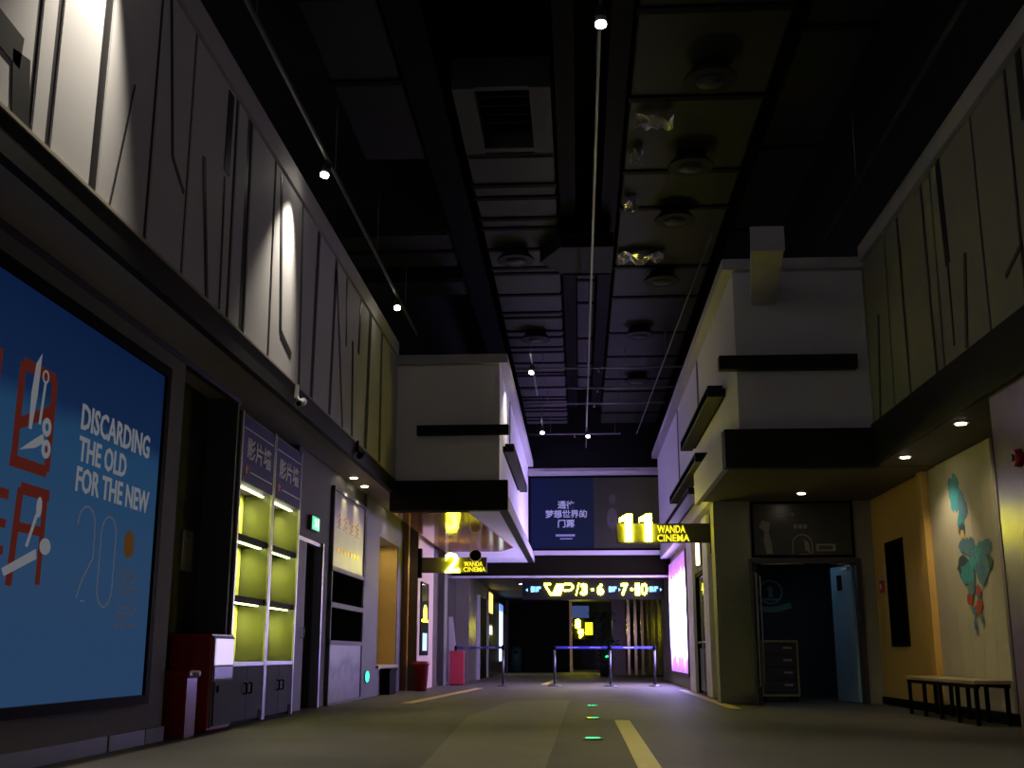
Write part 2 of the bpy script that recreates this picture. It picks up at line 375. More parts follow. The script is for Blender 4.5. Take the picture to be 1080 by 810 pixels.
def bar(name, x0,x1,y0,y1,z0,z1, label):
    t = thing(name, label, 'wall bar', ((x0+x1)/2,(y0+y1)/2,z0))
    obj('bar_body', B(x0,x1,y0,y1,z0,z1,bev=0.008), 'fascia', t)
    if x1-x0 > y1-y0:
        obj('mounting_plate', B(x0+.1,x1-.1,y1,y1+.05,z0+.03,z1-.03), 'black', t)
    else:
        obj('mounting_plate', B(min(x1,max(x0,x0)) if x0 > 0 else x0-.05, x1+.05 if x0 > 0 else x0, y0+.1,y1-.1,z0+.03,z1-.03), 'black', t)
bar('wall_bar', -2.9, -1.22, 20.02, 20.15, 4.66, 4.84, 'long black bar across the face of the left bulkhead')
bar('wall_bar', -1.35, -1.18, 21.0, 26.5, 4.50, 4.66, 'dark bar running along the lilac side of the left bulkhead')
obj('joint_strip', B(-1.40, -1.388, 23.2, 23.4, 4.9, 5.98), 'groove', bpy.data.objects['wall_left_bulkhead'])

# right side: lower walls
struct('wall_right_pier', B(4.17, 5.6, -6, 11.4, 0, 3.33), 'pillar_stone', 'polished brown pier at the right edge')
struct('wall_right', B(4.98, 5.6, 11.4, 19.3, 0, 3.33), 'wall_dark', 'right wall behind mural and ochre panelling')
wor = struct('wall_right_ochre', B(4.93, 4.98, 16.35, 19.3, 0.12, 3.33), 'ochre', 'glossy ochre wall beside the mural')
struct('trim_11', B(4.86, 4.98, 16.18, 16.40, 0.12, 3.33), 'ochre', 'narrow ochre corner post next to the mural', 'trim')
struct('baseboard_right', B(4.90, 4.98, 11.4, 19.3, 0, 0.12), 'black', 'black skirting below the ochre wall', 'baseboard')
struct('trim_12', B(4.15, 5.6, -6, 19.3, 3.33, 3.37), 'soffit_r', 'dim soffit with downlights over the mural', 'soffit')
struct('trim_13', B(4.10, 4.165, -6, 15.7, 3.33, 3.90), 'fascia', 'deep black fascia along the right upper wall', 'fascia')
wru = struct('wall_right_upper', B(4.169, 5.6, -6, 15.85, 3.37, 6.28), 'groove', 'shadowed panelled upper wall on the right')
ztr, zbr = 6.27, 3.90
fr = [(-4.8,-4.8,.05),(-3.5,-3.4,.06),(-2.2,-2.3,.05),(-1.0,-.95,.06),(.2,.15,.05),(1.4,1.5,.06),(2.6,2.5,.05),(3.8,3.85,.05),(5.0,5.02,.05),(6.2,6.1,.05),(7.3,7.35,.06),(8.5,8.5,.06),
 (10.12,10.18,.09),(11.10,11.11,.06),(12.51,12.58,.06),(12.87,12.87,.10),(13.91,13.93,.11),(14.53,14.66,.07),(15.69,15.68,.04)]
er = [(-5.98,-5.98,0)] + fr + [(15.84,15.84,0)]
for (a, b, w), (c, d, w2) in zip(er, er[1:]):
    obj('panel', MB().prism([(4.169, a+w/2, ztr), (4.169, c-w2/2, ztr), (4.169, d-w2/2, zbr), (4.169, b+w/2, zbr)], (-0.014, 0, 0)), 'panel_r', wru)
strips(wru, 4.157, -0.012, [([(15.08,5.31),(15.37,3.92)], .05), ([(12.20,6.26),(12.16,5.01)], .11), ([(12.16,5.01),(12.20,4.08)], .03), ([(11.61,4.94),(11.82,3.95)], .06), ([(9.76,6.26),(9.78,5.59)], .10), ([(10.59,4.33),(10.13,4.5)], .04)])
struct('trim_14', B(4.10, 5.6, -6, 15.7, 6.28, 6.52), 'coping', 'coping band on top of the right upper wall', 'coping')
# right bulkhead
struct('wall_right_bulkhead', B(2.30, 5.6, 15.8, 32.0, 3.37, 6.2), 'plaster', 'projecting plaster bulkhead above the cinema door')
struct('trim_15', B(2.14, 5.6, 15.65, 32.0, 6.2, 6.36), 'coping', 'pale coping on the right bulkhead', 'coping')
m = MB(); m.box(2.06, 4.15, 15.6, 15.8, 3.30, 3.84)
struct('trim_16', m, 'fascia', 'black canopy fascia above the cinema door', 'fascia')
struct('trim_17', B(2.04, 2.12, 15.8, 19.7, 3.30, 3.84), 'coping', 'pale side cheek of the door canopy', 'fascia')
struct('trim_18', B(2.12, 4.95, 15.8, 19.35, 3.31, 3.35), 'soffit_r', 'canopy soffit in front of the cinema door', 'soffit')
bar('wall_bar', 2.03, 3.96, 15.58, 15.75, 4.70, 4.90, 'long black bar across the face of the right bulkhead')
bar('wall_bar', 2.02, 2.25, 17.0, 21.8, 4.62, 4.80, 'upper dark bar along the corridor side of the right bulkhead')
bar('wall_bar', 2.02, 2.25, 19.2, 24.8, 3.98, 4.14, 'lower dark bar along the corridor side of the right bulkhead')
bar('wall_bar', 2.02, 2.25, 20.6, 26.4, 3.62, 3.74, 'lowest dark bar near the lit number eleven')
wrb = bpy.data.objects['wall_right_bulkhead']
obj('joint_strip', B(2.29, 2.302, 20.8, 21.0, 4.8, 6.18), 'groove', wrb); obj('joint_strip', B(2.29, 2.302, 25.2, 25.4, 4.1, 6.18), 'groove', wrb)
st = thing('beam_stub', 'pale square beam end jutting forward from the right bulkhead', 'beam', (2.66, 14.6, 5.7))
obj('beam_body', MB().prism([(2.55,15.8,5.7),(2.88,15.8,5.7),(2.62,13.5,5.7),(2.22,13.5,5.7)], (0,0,0.30)), 'coping', st)
obj('beam_cap', MB().prism([(2.21,13.47,5.69),(2.63,13.47,5.69),(2.63,13.5,5.69),(2.21,13.5,5.69)], (0,0,0.32)), 'coping', st)

# cinema door wall y = 19.3
m = MB(); m.box(2.30, 2.90, 19.3, 19.75, 0, 3.31); m.box(2.90, 4.66, 19.3, 19.5, 2.30, 3.31); m.box(4.66, 4.98, 19.3, 19.5, 0, 3.31)
struct('wall_door', m, 'wall_grey', 'grey front wall around the cinema door')
m = MB(); m.box(2.75, 5.0, 22.4, 22.5, 0, 2.7); m.box(2.70, 2.78, 19.75, 22.5, 0, 2.7); m.box(4.9, 5.0, 19.5, 22.5, 0, 2.7); m.box(2.7, 5.0, 19.5, 22.5, 2.6, 2.7)
struct('wall_screening_room', m, 'room_dark', 'dark inside of the room behind the open cinema door')
# right corridor wall beyond the door
m = MB(); m.box(2.52, 2.72, 19.75, 22.6, 0, 3.37); m.box(2.56, 2.72, 22.6, 24.7, 2.45, 3.37); m.box(2.66, 2.72, 22.6, 24.7, 0, 2.45); m.box(2.58, 2.72, 25.0, 36.0, 0, 3.37)
struct('wall_right_corridor', m, 'wall_grey', 'grey corridor wall carrying the glowing pink lightbox')
struct('trim_19', B(2.44, 2.72, 24.7, 25.9, 0, 3.37), 'plaster_white', 'pale pier between corridor door and pink lightbox', 'pier')
struct('trim_20', B(2.44, 2.72, 21.7, 22.6, 0, 3.37), 'plaster_white', 'pale pier behind the cinema door wall', 'pier')

# screen wall y = 32
ws = MB(); ws.box(-5, 2.72, 32.0, 32.4, 3.55, 5.95)
struct('wall_back', ws, 'plaster', 'cross wall at the end of the hall carrying the navy banner')
struct('wall_back_upper', B(-7, 8, 32.0, 32.4, 5.95, 8.4), 'slab', 'black wall above the banner up to the slab')
struct('trim_21', B(-1.40, 2.56, 31.9, 32.0, 3.48, 3.60), 'coping', 'pale ledge below the navy banner', 'trim')
struct('trim_22', B(-1.40, 2.56, 31.94, 32.0, 5.72, 5.86), 'coping', 'pale ledge above the navy banner', 'trim')
struct('trim_23', B(-5.0, 2.72, 32.1, 32.5, 2.92, 3.50), 'header_dark', 'dark header beam over the corridor mouth', 'beam')
struct('trim_24', B(-3.6, 2.58, 32.04, 32.1, 2.86, 2.92), 'coping', 'pale lower edge of the header beam', 'trim')
# far corridor
struct('ceiling_far', B(-5, 5, 32.5, 72, 3.05, 3.2), 'wall_dark', 'low dark ceiling of the far corridor', 'ceiling')
struct('wall_left_far', B(-5, -3.2, 33.5, 51, 0, 3.05), 'stone_far', 'dark polished stone wall along the far corridor')
struct('wall_left_glass', B(-5, -3.62, 28.3, 33.5, 0, 3.72), 'stone_far', 'dark wall beyond the pale pier on the left')
struct('wall_end_left', B(-3.3, -0.35, 51, 51.3, 0, 3.05), 'far_dark', 'black wall closing the left of the far corridor')
struct('wall_end_side', B(-0.6, -0.35, 51.3, 62, 0, 3.05), 'stone_far', 'dark side wall of the last passage')
struct('wall_end', B(-0.4, 4.5, 62, 62.3, 0, 3.05), 'stone_far', 'dim olive wall at the very end')
struct('wall_right_far', B(2.95, 3.2, 36, 62, 0, 3.05), 'stone_far', 'dark right wall of the far corridor')
struct('trim_25', B(-0.4, 2.9, 52, 52.2, 2.62, 3.05), 'wall_dark', 'dark lintel over the last passage', 'beam')
struct('trim_26', B(-3.2, -3.1, 50.6, 51.0, 0, 3.05), 'white_panel', 'thin pale corner post by the black end wall', 'trim')
struct('trim_27', B(-0.42, -0.30, 50.9, 51.0, 0, 3.05), 'brass', 'thin gold edge of the black end wall', 'trim')

# ------------------------------------------------------------------ ceiling services
def duct(x0, x1, y0, y1, z0, z1, m, joints, label):
    t = thing('air_duct', label, 'air duct', ((x0+x1)/2, (y0+y1)/2, z0))
    obj('duct_body', B(x0, x1, y0, y1, z0+.03, z1), m, t)
    for a, b in zip(joints, joints[1:]):
        obj('panel', B(x0+.01, x1-.01, a+.07, b-.07, z0, z0+.03), m, t)
    for j in joints[1:-1]:
        obj('joint_bar', B(x0-.03, x1+.03, j-.055, j+.055, z0-.02, z0+.03), 'black', t)
def jl(a, b, steps):
    out = [a]; i = 0
    while out[-1] + steps[i % len(steps)] < b - .5: out.append(out[-1] + steps[i % len(steps)]); i += 1
    return out + [b]
duct(-1.40, -0.25, 13.8, 31.8, 7.2, 7.7, 'duct', jl(13.8, 31.8, [.95,.45,.8,.4,.95,.9,.3,1.2,1.1,.35]), 'grey flat air duct left of the centre pipe')
duct(0.70, 2.27, -4, 31.8, 7.2, 7.7, 'duct_olive', jl(-4, 31.8, [2.4,1.9,2.1,1.3,2.6,1.7]), 'wide olive air duct right of the centre pipe')
duct(0.05, 0.39, 18.1, 29, 7.55, 7.9, 'duct', jl(17.8, 29, [2.2,1.4,2.6]), 'narrow duct between the two wide ducts')
duct(-2.82, -2.0, -4, 14.2, 7.35, 7.8, 'duct_dark', jl(-4, 14.2, [2.2,1.8]), 'dark duct near the left wall')
duct(-3.8, -1.99, 16.7, 18.3, 7.25, 7.7, 'duct_dark', [16.7, 17.5, 18.3], 'short crosswise duct left of the grey duct')
duct(-3.8, -1.99, 19.0, 19.9, 7.25, 7.7, 'duct_dark', [19.0, 19.9], 'small crosswise duct before the left bulkhead')
duct(2.6, 3.4, -4, 30, 7.6, 8.1, 'duct_dark', jl(-4, 30, [3.1]), 'unlit black duct high on the right')
h = thing('air_intake', 'square intake hatch with grey frame at the near end of the grey duct', 'vent', (-.83, 12.8, 7.2))
obj('intake_frame', MB().box(-1.40,-1.14,11.95,13.72,7.2,7.6).box(-.50,-.25,11.95,13.72,7.2,7.6).box(-1.14,-.50,13.6,13.72,7.22,7.6).box(-1.14,-.5,11.95,12.05,7.22,7.6), 'duct', h)
obj('intake_mesh', B(-1.14,-.5,12.05,13.6,7.45,7.6), 'black', h)
for i in range(6): obj('slat', B(-1.14,-.5,12.2+i*.23,12.23+i*.23,7.35,7.45), 'black', h)
hd = thing('duct_hood', 'dark tapered hood hanging between the two wide ducts', 'duct hood', (.1, 17.3, 6.95))
obj('hood_body', MB().prism([(-.55,17.3,6.95),(-.2,16.6,6.95),(.62,16.6,6.95),(.62,17.9,6.95),(-.2,17.9,6.95)], (0,0,.22)), 'duct_dark', hd)
obj('hood_rim', B(-.2,.62,16.56,16.6,6.93,7.1), 'black', hd); obj('hood_rim', B(-.2,.62,17.9,17.94,6.93,7.1), 'black', hd)
for x in (-.1, .55): obj('hanger_rod', MB().cyl((x,17.75,7.17),(x,17.75,7.32),.01,6), 'metal_dark', hd)
def diffuser(x, y, label, r=.3):
    t = thing('ceiling_diffuser', label, 'air diffuser', (x, y, 7.02), 'round diffusers under the ducts')
    obj('outer_cone', MB().lathe((x,y,7.02), [(r,.0),(r*1.02,.02),(r*.6,.17),(r*.55,.17)]), 'duct_dark', t)
    obj('inner_disc', MB().lathe((x,y,7.0), [(.02,0),(r*.55,.01),(r*.5,.06),(.02,.08)]), 'duct', t)
for x, y, l in ((-.95,17.4,'round diffuser below the grey duct, nearer one'), (-.8,22.2,'round diffuser below the grey duct, farther one'), (1.55,11.6,'round diffuser on the olive duct nearest the camera'),
                (1.55,13.9,'second round diffuser along the olive duct'), (1.5,15.8,'third round diffuser along the olive duct'), (1.5,18.6,'fourth round diffuser along the olive duct'), (1.30,22.0,'fifth round diffuser along the olive duct'), (1.45,26.0,'farthest round diffuser on the olive duct')):
    diffuser(x, y, l)
# beams
for x0, x1, l in ((-.20,.03,'dark steel beam left of the centre pipe'), (.42,.65,'dark steel beam right of the centre pipe'), (-1.95,-1.55,'dark steel beam left of the grey duct')):
    t = thing('roof_beam', l, 'beam', ((x0+x1)/2, 14, 7.3))
    obj('web', B((x0+x1)/2-.03,(x0+x1)/2+.03,-4,30,7.35,8.4), 'black', t); obj('flange', B(x0,x1,-4,30,7.3,7.36), 'black', t)
# lamp tracks
def track(x, y0, y1, z, label, rods, m='pipe'):
    t = thing('light_track', label, 'light track', (x, (y0+y1)/2, z))
    obj('rail', B(x-.015, x+.015, y0, y1, z, z+.045), m, t)
    for y, zt in rods: obj('hanger_rod', MB().cyl((x,y,z+.045),(x,y,zt),.006,6), 'metal_dark', t)
track(-2.93, -4, 20.0, 6.53, 'long lamp track beside the left upper wall', [(-3,8.4),(.2,8.4),(3.4,8.4),(6,8.4),(9.3,8.4),(12.8,8.4),(15.8,8.4),(18.6,8.4)])
track(0.27, -4, 34, 6.53, 'long lamp track down the middle of the ceiling', [(-3,8.4),(.5,8.4),(4,8.4),(7.6,8.4),(11,8.4),(14.4,8.4),(20,7.54),(24.5,7.54),(28.4,7.54),(31.5,8.4)])
track(3.55, -4, 15.4, 6.5, 'unlit lamp track beside the right upper wall', [(-3,8.4),(1,8.4),(5,8.4),(9,8.4),(13.4,8.4)], 'metal_dark')
track(-0.88, 21.4, 25.2, 6.53, 'short lamp track past the left bulkhead', [(21.7,7.19),(24.9,7.19)])
track(-0.88, 27.8, 29.6, 6.53, 'shortest lamp track just before the navy banner', [(28.0,7.19),(29.4,7.19)])
for i, (y, z, x0, x1, l) in enumerate(((23.5,6.75,-1.3,2.3,'nearest cross pipe above the bulkheads'),(25.6,6.8,-1.3,2.3,'second cross pipe above the bulkheads'),(27.5,6.85,-1.3,2.2,'third cross pipe above the bulkheads'),(30.2,6.6,-1.3,1.2,'farthest cross pipe above the bulkheads'))):
    t = thing('sprinkler_pipe', l, 'pipe', ((x0+x1)/2, y, z))
    obj('pipe_run', MB().cyl((x0,y,z),(x1,y,z),.022,8), 'pipe', t)
    for xx in (-.7, 1.05): obj('hanger_rod', MB().cyl((xx,y,z),(xx,y,7.18),.006,6), 'metal_dark', t)
    obj('sprinkler_head', MB().lathe(((x0+x1)/2,y,z-.1), [(.005,0),(.03,.01),(.012,.03),(.012,.1)],10), 'metal', t)
t = thing('wire_conduit', 'thin slanting conduit below the olive duct', 'conduit', (1.9, 20, 6.6))
obj('conduit_run', MB().cyl((2.0,15.5,6.72),(1.62,30,6.55),.015,6), 'pipe', t); obj('clip', B(1.80,1.84,22,22.04,6.62,7.18), 'metal_dark', t)
# torn foil on the olive duct
def foil(x, y, w, l, label):
    s = MB(); n = 7
    random.seed(int(x*100+y*10))
    vs = [[s.bm.verts.new((x+w*i/n, y+l*j/3+random.uniform(-.03,.03), 7.17-random.uniform(0,.13))) for i in range(n+1)] for j in range(4)]
    for j in range(3):
        for i in range(n): s.bm.faces.new((vs[j][i], vs[j][i+1], vs[j+1][i+1], vs[j+1][i]))
    g = bmesh.ops.solidify(s.bm, geom=s.bm.faces[:], thickness=.004)
    obj('torn_foil', s, 'foil', None, label, 'foil', 'torn foil flaps under the olive duct')
for x, y, w, l, lb in ((.78,12.6,.45,.25,'torn silver foil flap nearest the camera on olive duct'), (.74,13.6,.18,.3,'small foil scrap at the edge of the olive duct'), (.74,15.2,.2,.35,'second foil scrap at the olive duct edge'),
                       (.72,17.4,.75,.45,'large crumpled foil flap beside the dark hood')): foil(x, y, w, l, lb)

# lamps
def track_lamp(x, y, z, label, energy, target, cone=50, blend=.35, col=(1.0,.92,.74), drop=.12):
    t = thing('track_spotlight', label, 'spotlight', (x, y, z-drop))
    a = Vector((x, y, z)); d = (Vector(target)-a).normalized()
    b = a + Vector((0,0,-drop*.85))
    obj('stem', MB().cyl((x,y,z-.001), b, .014, 8), 'metal_dark', t)
    obj('can', MB().cyl(b - d*.06, b + d*.09, .045, 14, .055), 'metal_dark', t)
    obj('lens', MB().cyl(b + d*.09, b + d*.115, .05, 14), 'lamp', t)
    light('SPOT', 'lamp_light', b + d*.14, energy, col, t, target=b + d*3, spot_size=R(cone), spot_blend=blend, shadow_soft_size=.04)
track_lamp(-2.93, 6.95, 6.53, 'track spotlight near the camera washing the left wall', 700, (-3.36, 6.6, 4.1), 62, .9)
track_lamp(-2.93, 12.35, 6.53, 'track spotlight casting the pale cone on the left wall', 520, (-3.36, 11.7, 4.1), 60, .9)
track_lamp(-2.93, 17.7, 6.53, 'track spotlight just before the left bulkhead', 45, (-2.2, 14.5, 0), 40, .5)
track_lamp(.27, 9.2, 6.53, 'brightest track spotlight at the top of the middle track', 420, (.35, 8.6, 0), 78, .6)
track_lamp(-.88, 22.2, 6.53, 'spotlight on the short track past the left bulkhead', 150, (-1.5, 21.0, 3.0), 80, .6)
track_lamp(-.88, 28.6, 6.53, 'small spotlight low before the navy banner', 90, (-.6, 27, 0), 60, .6)
track_lamp(.30, 29.2, 6.53, 'small spotlight on the middle track before the banner', 90, (.6, 27, 0), 60, .6)
track_lamp(.27, 3.2, 6.53, 'added track spotlight overhead, out of view, lightening the floor', 120, (1.2, 6, 0), 80, .6)  # unseen lamp, added to brighten the near floor
def downlight(x, y, z, label, energy, cone=90, col=(1.0,.82,.55), target=None, m='lamp_warm', r=.06):
    t = thing('downlight', label, 'downlight', (x, y, z-.02))
    obj('trim_ring', MB().ring((x,y,z-.012), UX, UY, r, r*1.5, .012, 16), 'metal', t)
    obj('lens', MB().disc((x,y,z-.02), UX, UY, r, r, .018, 16), m, t)
    light('SPOT', 'lamp_light', (x,y,z-.05), energy, col, t, target=target or (x,y,0), spot_size=R(cone), spot_blend=.7, shadow_soft_size=.03)
downlight(4.33, 12.75, 3.33, 'soffit downlight nearer the camera over the mural', 24, 110, target=(4.75,13.9,0.6))
downlight(4.33, 15.0, 3.33, 'soffit downlight over the mural and ochre wall', 45, 110, target=(4.75,15.6,0.6))
downlight(3.60, 18.3, 3.31, 'single downlight in the canopy over the cinema door', 2, 80)
downlight(-3.80, 18.9, 3.72, 'nearer of two soffit downlights over the gold poster', 38, 70, target=(-4.0,19.0,2.0))
downlight(-3.80, 19.9, 3.72, 'farther of two soffit downlights over the gold poster', 38, 70, target=(-4.0,20.1,2.0))
downlight(-3.72, 23.0, 3.72, 'soffit downlight above the lit niche', 20, 90, col=(1,.85,.7))

# ------------------------------------------------------------------ left wall objects
# blue poster (y 4.2 .. 10.25)
t = thing('poster_screen', 'huge backlit blue poster about discarding the old on the left wall', 'poster', (-3.9, 7.2, .39))
obj('poster_frame', MB().box(-3.95,-3.87,4.1,4.2,.36,3.46).box(-3.95,-3.87,10.22,10.32,.36,3.46).box(-3.95,-3.87,4.2,10.22,.36,.44).box(-3.95,-3.87,4.2,10.22,3.36,3.46), 'black', t)
face = obj('picture', B(-3.95,-3.90,4.2,10.22,.44,3.36), 'poster_blue', t)
xo = -3.90
def lt(mb): return mb
obj('headline', MB().text('DISCARDING', (xo,8.52,2.52), UY, UZ, 1.44, .21, .004, bold=.02).text('THE OLD', (xo,8.52,2.27), UY, UZ, .95, .20, .004, bold=.02).text('FOR THE NEW', (xo,8.52,2.03), UY, UZ, 1.52, .20, .004, bold=.02), 'poster_white', t)
s = MB()
two = [(8.72+.16*math.cos(a)+.06, 1.78+.16*math.sin(a)) for a in [math.pi*(1-.12*i) for i in range(9)]] + [(8.95,1.55),(8.78,1.36),(8.70,1.22)]
s.line((xo,0,0), UY, UZ, two, .014, .004); s.line((xo,0,0), UY, UZ, [(8.78,1.20),(8.86,1.20)], .012, .004)
zero = [(9.37,1.33)] + [(9.22+.15*math.cos(a), (1.75 if math.sin(a) >= 0 else 1.33)+.16*math.sin(a)) for a in [2*math.pi*i/20 for i in range(21)]]
s.line((xo,0,0), UY, UZ, zero, .014, .004)
obj('number_outline', s, 'poster_line', t)
obj('orange_dot', MB().disc((xo,9.66,1.72), UY, UZ, .11, .12, .004), 'poster_orange', t)
s = MB()
for k in range(5): s.poly((xo,0,0), UY, UZ, [(9.5,1.48-.05*k),(9.5+.42-.05*(k%3),1.48-.05*k),(9.5+.42-.05*(k%3),1.50-.05*k),(9.5,1.50-.05*k)], .003)
for k in range(4): s.poly((xo,0,0), UY, UZ, [(9.5,1.17-.05*k),(9.5+.44-.07*(k%3),1.17-.05*k),(9.5+.44-.07*(k%3),1.19-.05*k),(9.5,1.19-.05*k)], .003)
obj('fine_print', s, 'poster_fine', t)
s = MB()   # the large red characters, drawn as bars
s.line((xo,0,0), UY, UZ, [(7.18,2.82),(7.18,2.06)], .09, .003)
s.line((xo,0,0), UY, UZ, [(7.52,2.10),(7.52,2.80),(8.02,2.80),(8.02,2.10),(7.47,2.10)], .085, .003)
s.line((xo,0,0), UY, UZ, [(7.52,2.36),(8.02,2.56)], .085, .003)
s.line((xo,0,0), UY, UZ, [(7.62,1.25),(7.66,1.93),(8.10,1.93)], .085, .003); s.line((xo,0,0), UY, UZ, [(8.04,1.93),(8.04,1.28)], .07, .003); s.line((xo,0,0), UY, UZ, [(7.66,1.66),(8.06,1.66)], .07, .003)
s.line((xo,0,0), UY, UZ, [(6.95,1.86),(7.5,1.86)], .07, .003); s.line((xo,0,0), UY, UZ, [(6.95,1.66),(7.5,1.66)], .06, .003); s.line((xo,0,0), UY, UZ, [(6.95,1.48),(7.5,1.48)], .06, .003)
s.line((xo,0,0), UY, UZ, [(7.22,1.98),(7.22,1.22)], .07, .003); s.line((xo,0,0), UY, UZ, [(7.40,1.42),(7.46,1.26)], .06, .003); s.line((xo,0,0), UY, UZ, [(7.04,1.42),(6.98,1.26)], .06, .003)
obj('red_character', s, 'poster_red', t)
xp = xo + .004   # knife, whisk, scissors, spoons
obj('knife_drawing', MB().poly((xp,0,0), UY, UZ, [(7.68,2.36),(7.72,2.36),(7.76,2.62),(7.77,2.93),(7.70,2.84),(7.67,2.62)], .003), 'poster_white', t)
obj('whisk_drawing', MB().ring((xp,7.86,2.78), UY, UZ, .035, .05, .003, 14).poly((xp,0,0), UY, UZ, [(7.82,2.42),(7.85,2.42),(7.88,2.74),(7.85,2.74)], .003), 'poster_white', t)
obj('scissors_drawing', MB().poly((xp,0,0), UY, UZ, [(7.58,2.19),(7.80,2.24),(7.93,2.30),(7.90,2.36),(7.78,2.30)], .003).ring((xp,7.97,2.26), UY, UZ, .03, .07, .003, 14).ring((xp,7.95,2.42), UY, UZ, .03, .07, .003, 14), 'poster_white', t)
obj('spoon_drawing', MB().poly((xp,0,0), UY, UZ, [(7.50,1.36),(7.54,1.31),(7.98,1.46),(7.96,1.53)], .003).disc((xp,8.10,1.56), UY, UZ, .085, .06, .003), 'poster_white', t)
obj('spoon_drawing', MB().poly((xp,0,0), UY, UZ, [(7.80,1.54),(7.83,1.53),(7.94,1.76),(7.91,1.78)], .003).disc((xp,7.95,1.83), UY, UZ, .04, .075, .003), 'poster_white', t)

# notice in the recess
t = thing('wall_notice', 'small white framed notice in the dark recess', 'notice', (-4.3, 12.3, 1.7))
obj('notice_frame', B(-4.32,-4.30,12.13,12.47,1.68,2.12), 'white_panel', t); obj('notice_print', MB().box(-4.30,-4.296,12.19,12.41,1.76,2.04).disc((-4.296,12.3,1.92), UY, UZ, .07, .09, .002), 'ad_grey', t)
# red bin
t = thing('trash_bin', 'dark red litter bin standing before the red kiosk', 'bin', (-3.96, 11.35, 0))
obj('bin_body', MB().prism([(-4.07,11.2,0),(-3.83,11.2,0),(-3.83,11.5,0),(-4.07,11.5,0)], (0,0,.56)), 'red_bin', t)
obj('bin_lid', MB().box(-4.10,-3.80,11.17,11.53,.56,.64,bev=.025), 'red_bin', t)
obj('bin_slot', B(-3.802,-3.797,11.25,11.45,.585,.615), 'black', t); obj('foot', B(-4.05,-3.85,11.22,11.48,-.0,.02), 'black', t)
# kiosk
t = thing('ticket_kiosk', 'red cabinet with glowing lilac window beside the display cabinets', 'kiosk', (-4.0, 12.25, 0))
obj('cabinet_body', B(-4.26,-3.82,11.85,12.62,0.02,1.0,bev=.01), 'red', t)
obj('front_panel', B(-3.82,-3.805,11.90,12.60,.05,.98), 'white_panel', t)
obj('lit_window', B(-3.805,-3.795,11.94,12.56,.68,.95), 'glow_lilac', t, label='lilac lit window')
d = obj('door', B(-3.805,-3.79,11.94,12.56,.07,.52,bev=.004), 'steel_panel', t); obj('handle', B(-3.79,-3.775,12.02,12.05,.40,.47), 'black', d)
obj('drawer_slot', B(-3.805,-3.797,11.94,12.56,.54,.66), 'metal_dark', t)
# display cabinets
def cabinet(y0, y1, label):
    t = thing('display_cabinet', label, 'display cabinet', (-4.1, (y0+y1)/2, 0), 'pair of tall lit display cabinets')
    obj('carcass', MB().box(-4.33,-3.95,y0,y0+.05,0,3.60).box(-4.33,-3.95,y1-.05,y1,0,3.60).box(-4.33,-3.95,y0,y1,3.56,3.60), 'metal_dark', t)
    obj('front_frame', MB().box(-3.95,-3.925,y0,y0+.05,0,3.6).box(-3.95,-3.925,y1-.05,y1,0,3.6), 'metal', t)
    obj('back_panel', B(-4.33,-4.30,y0+.05,y1-.05,.70,2.78), 'cab_back', t)
    hs = obj('header_sign', B(-4.3,-3.93,y0+.05,y1-.05,2.78,3.56), 'navy', t)
    obj('sign_lettering', MB().text('影片墙', (-3.93,(y0+y1)/2+.02,3.06), UY, UZ, (y1-y0)*.72, .27, .006, 'C', bold=.012), 'sign_text', hs)
    s = MB(); s.box(-3.93,-3.925,y0+.1,y1-.1,3.41,3.425).box(-3.93,-3.925,y0+.40,y1-.1,2.91,2.925); obj('sign_line', s, 'sign_text', hs)
    s = MB(); pts = [(.1*math.cos(R(90+36*k))*(1 if k%2==0 else .42), .1*math.sin(R(90+36*k))*(1 if k%2==0 else .42)) for k in range(10)]
    s.poly((-3.93,y0+.24,2.93), UY, UZ, pts, .006); obj('star_emblem', s, 'star_red', hs)
    for z in (2.10, 1.385):
        sh = obj('shelf', B(-4.30,-3.96,y0+.05,y1-.05,z,z+.07), 'black', t)
    for z in (2.76, 2.10, 1.385):
        obj('led_strip', B(-4.06,-4.02,y0+.1,y1-.1,z-.015,z), 'led_yg', t)
        light('AREA', 'shelf_light', (-4.03,(y0+y1)/2,z-.03), 16, (.93,1.0,.36), t, target=R(48), spread=R(95), shape='RECTANGLE', size=.05, size_y=y1-y0-.25)
    obj('base_rail', B(-4.30,-3.93,y0+.05,y1-.05,.655,.70), 'metal', t)
    ym = (y0+y1)/2
    for a, b, hy in ((y0+.05, ym-.005, ym-.10), (ym+.005, y1-.05, ym+.10)):
        d = obj('door', B(-3.96,-3.935,a,b,.04,.65,bev=.004), 'steel_panel', t)
        obj('handle', MB().tube([(-3.935,hy,.34),(-3.90,hy,.345),(-3.90,hy,.455),(-3.935,hy,.46)], .012, 8), 'black', d)
    obj('plinth', B(-4.28,-3.97,y0+.05,y1-.05,0,.04), 'black', t)
    obj('corner_guard', B(-3.935,-3.93,y1-.20,y1-.06,.02,.13), 'black', t)
cabinet(12.86, 14.34, 'nearer tall cabinet with yellow lit shelves and navy header')
cabinet(14.36, 15.80, 'farther tall cabinet with yellow lit shelves, next to service door')
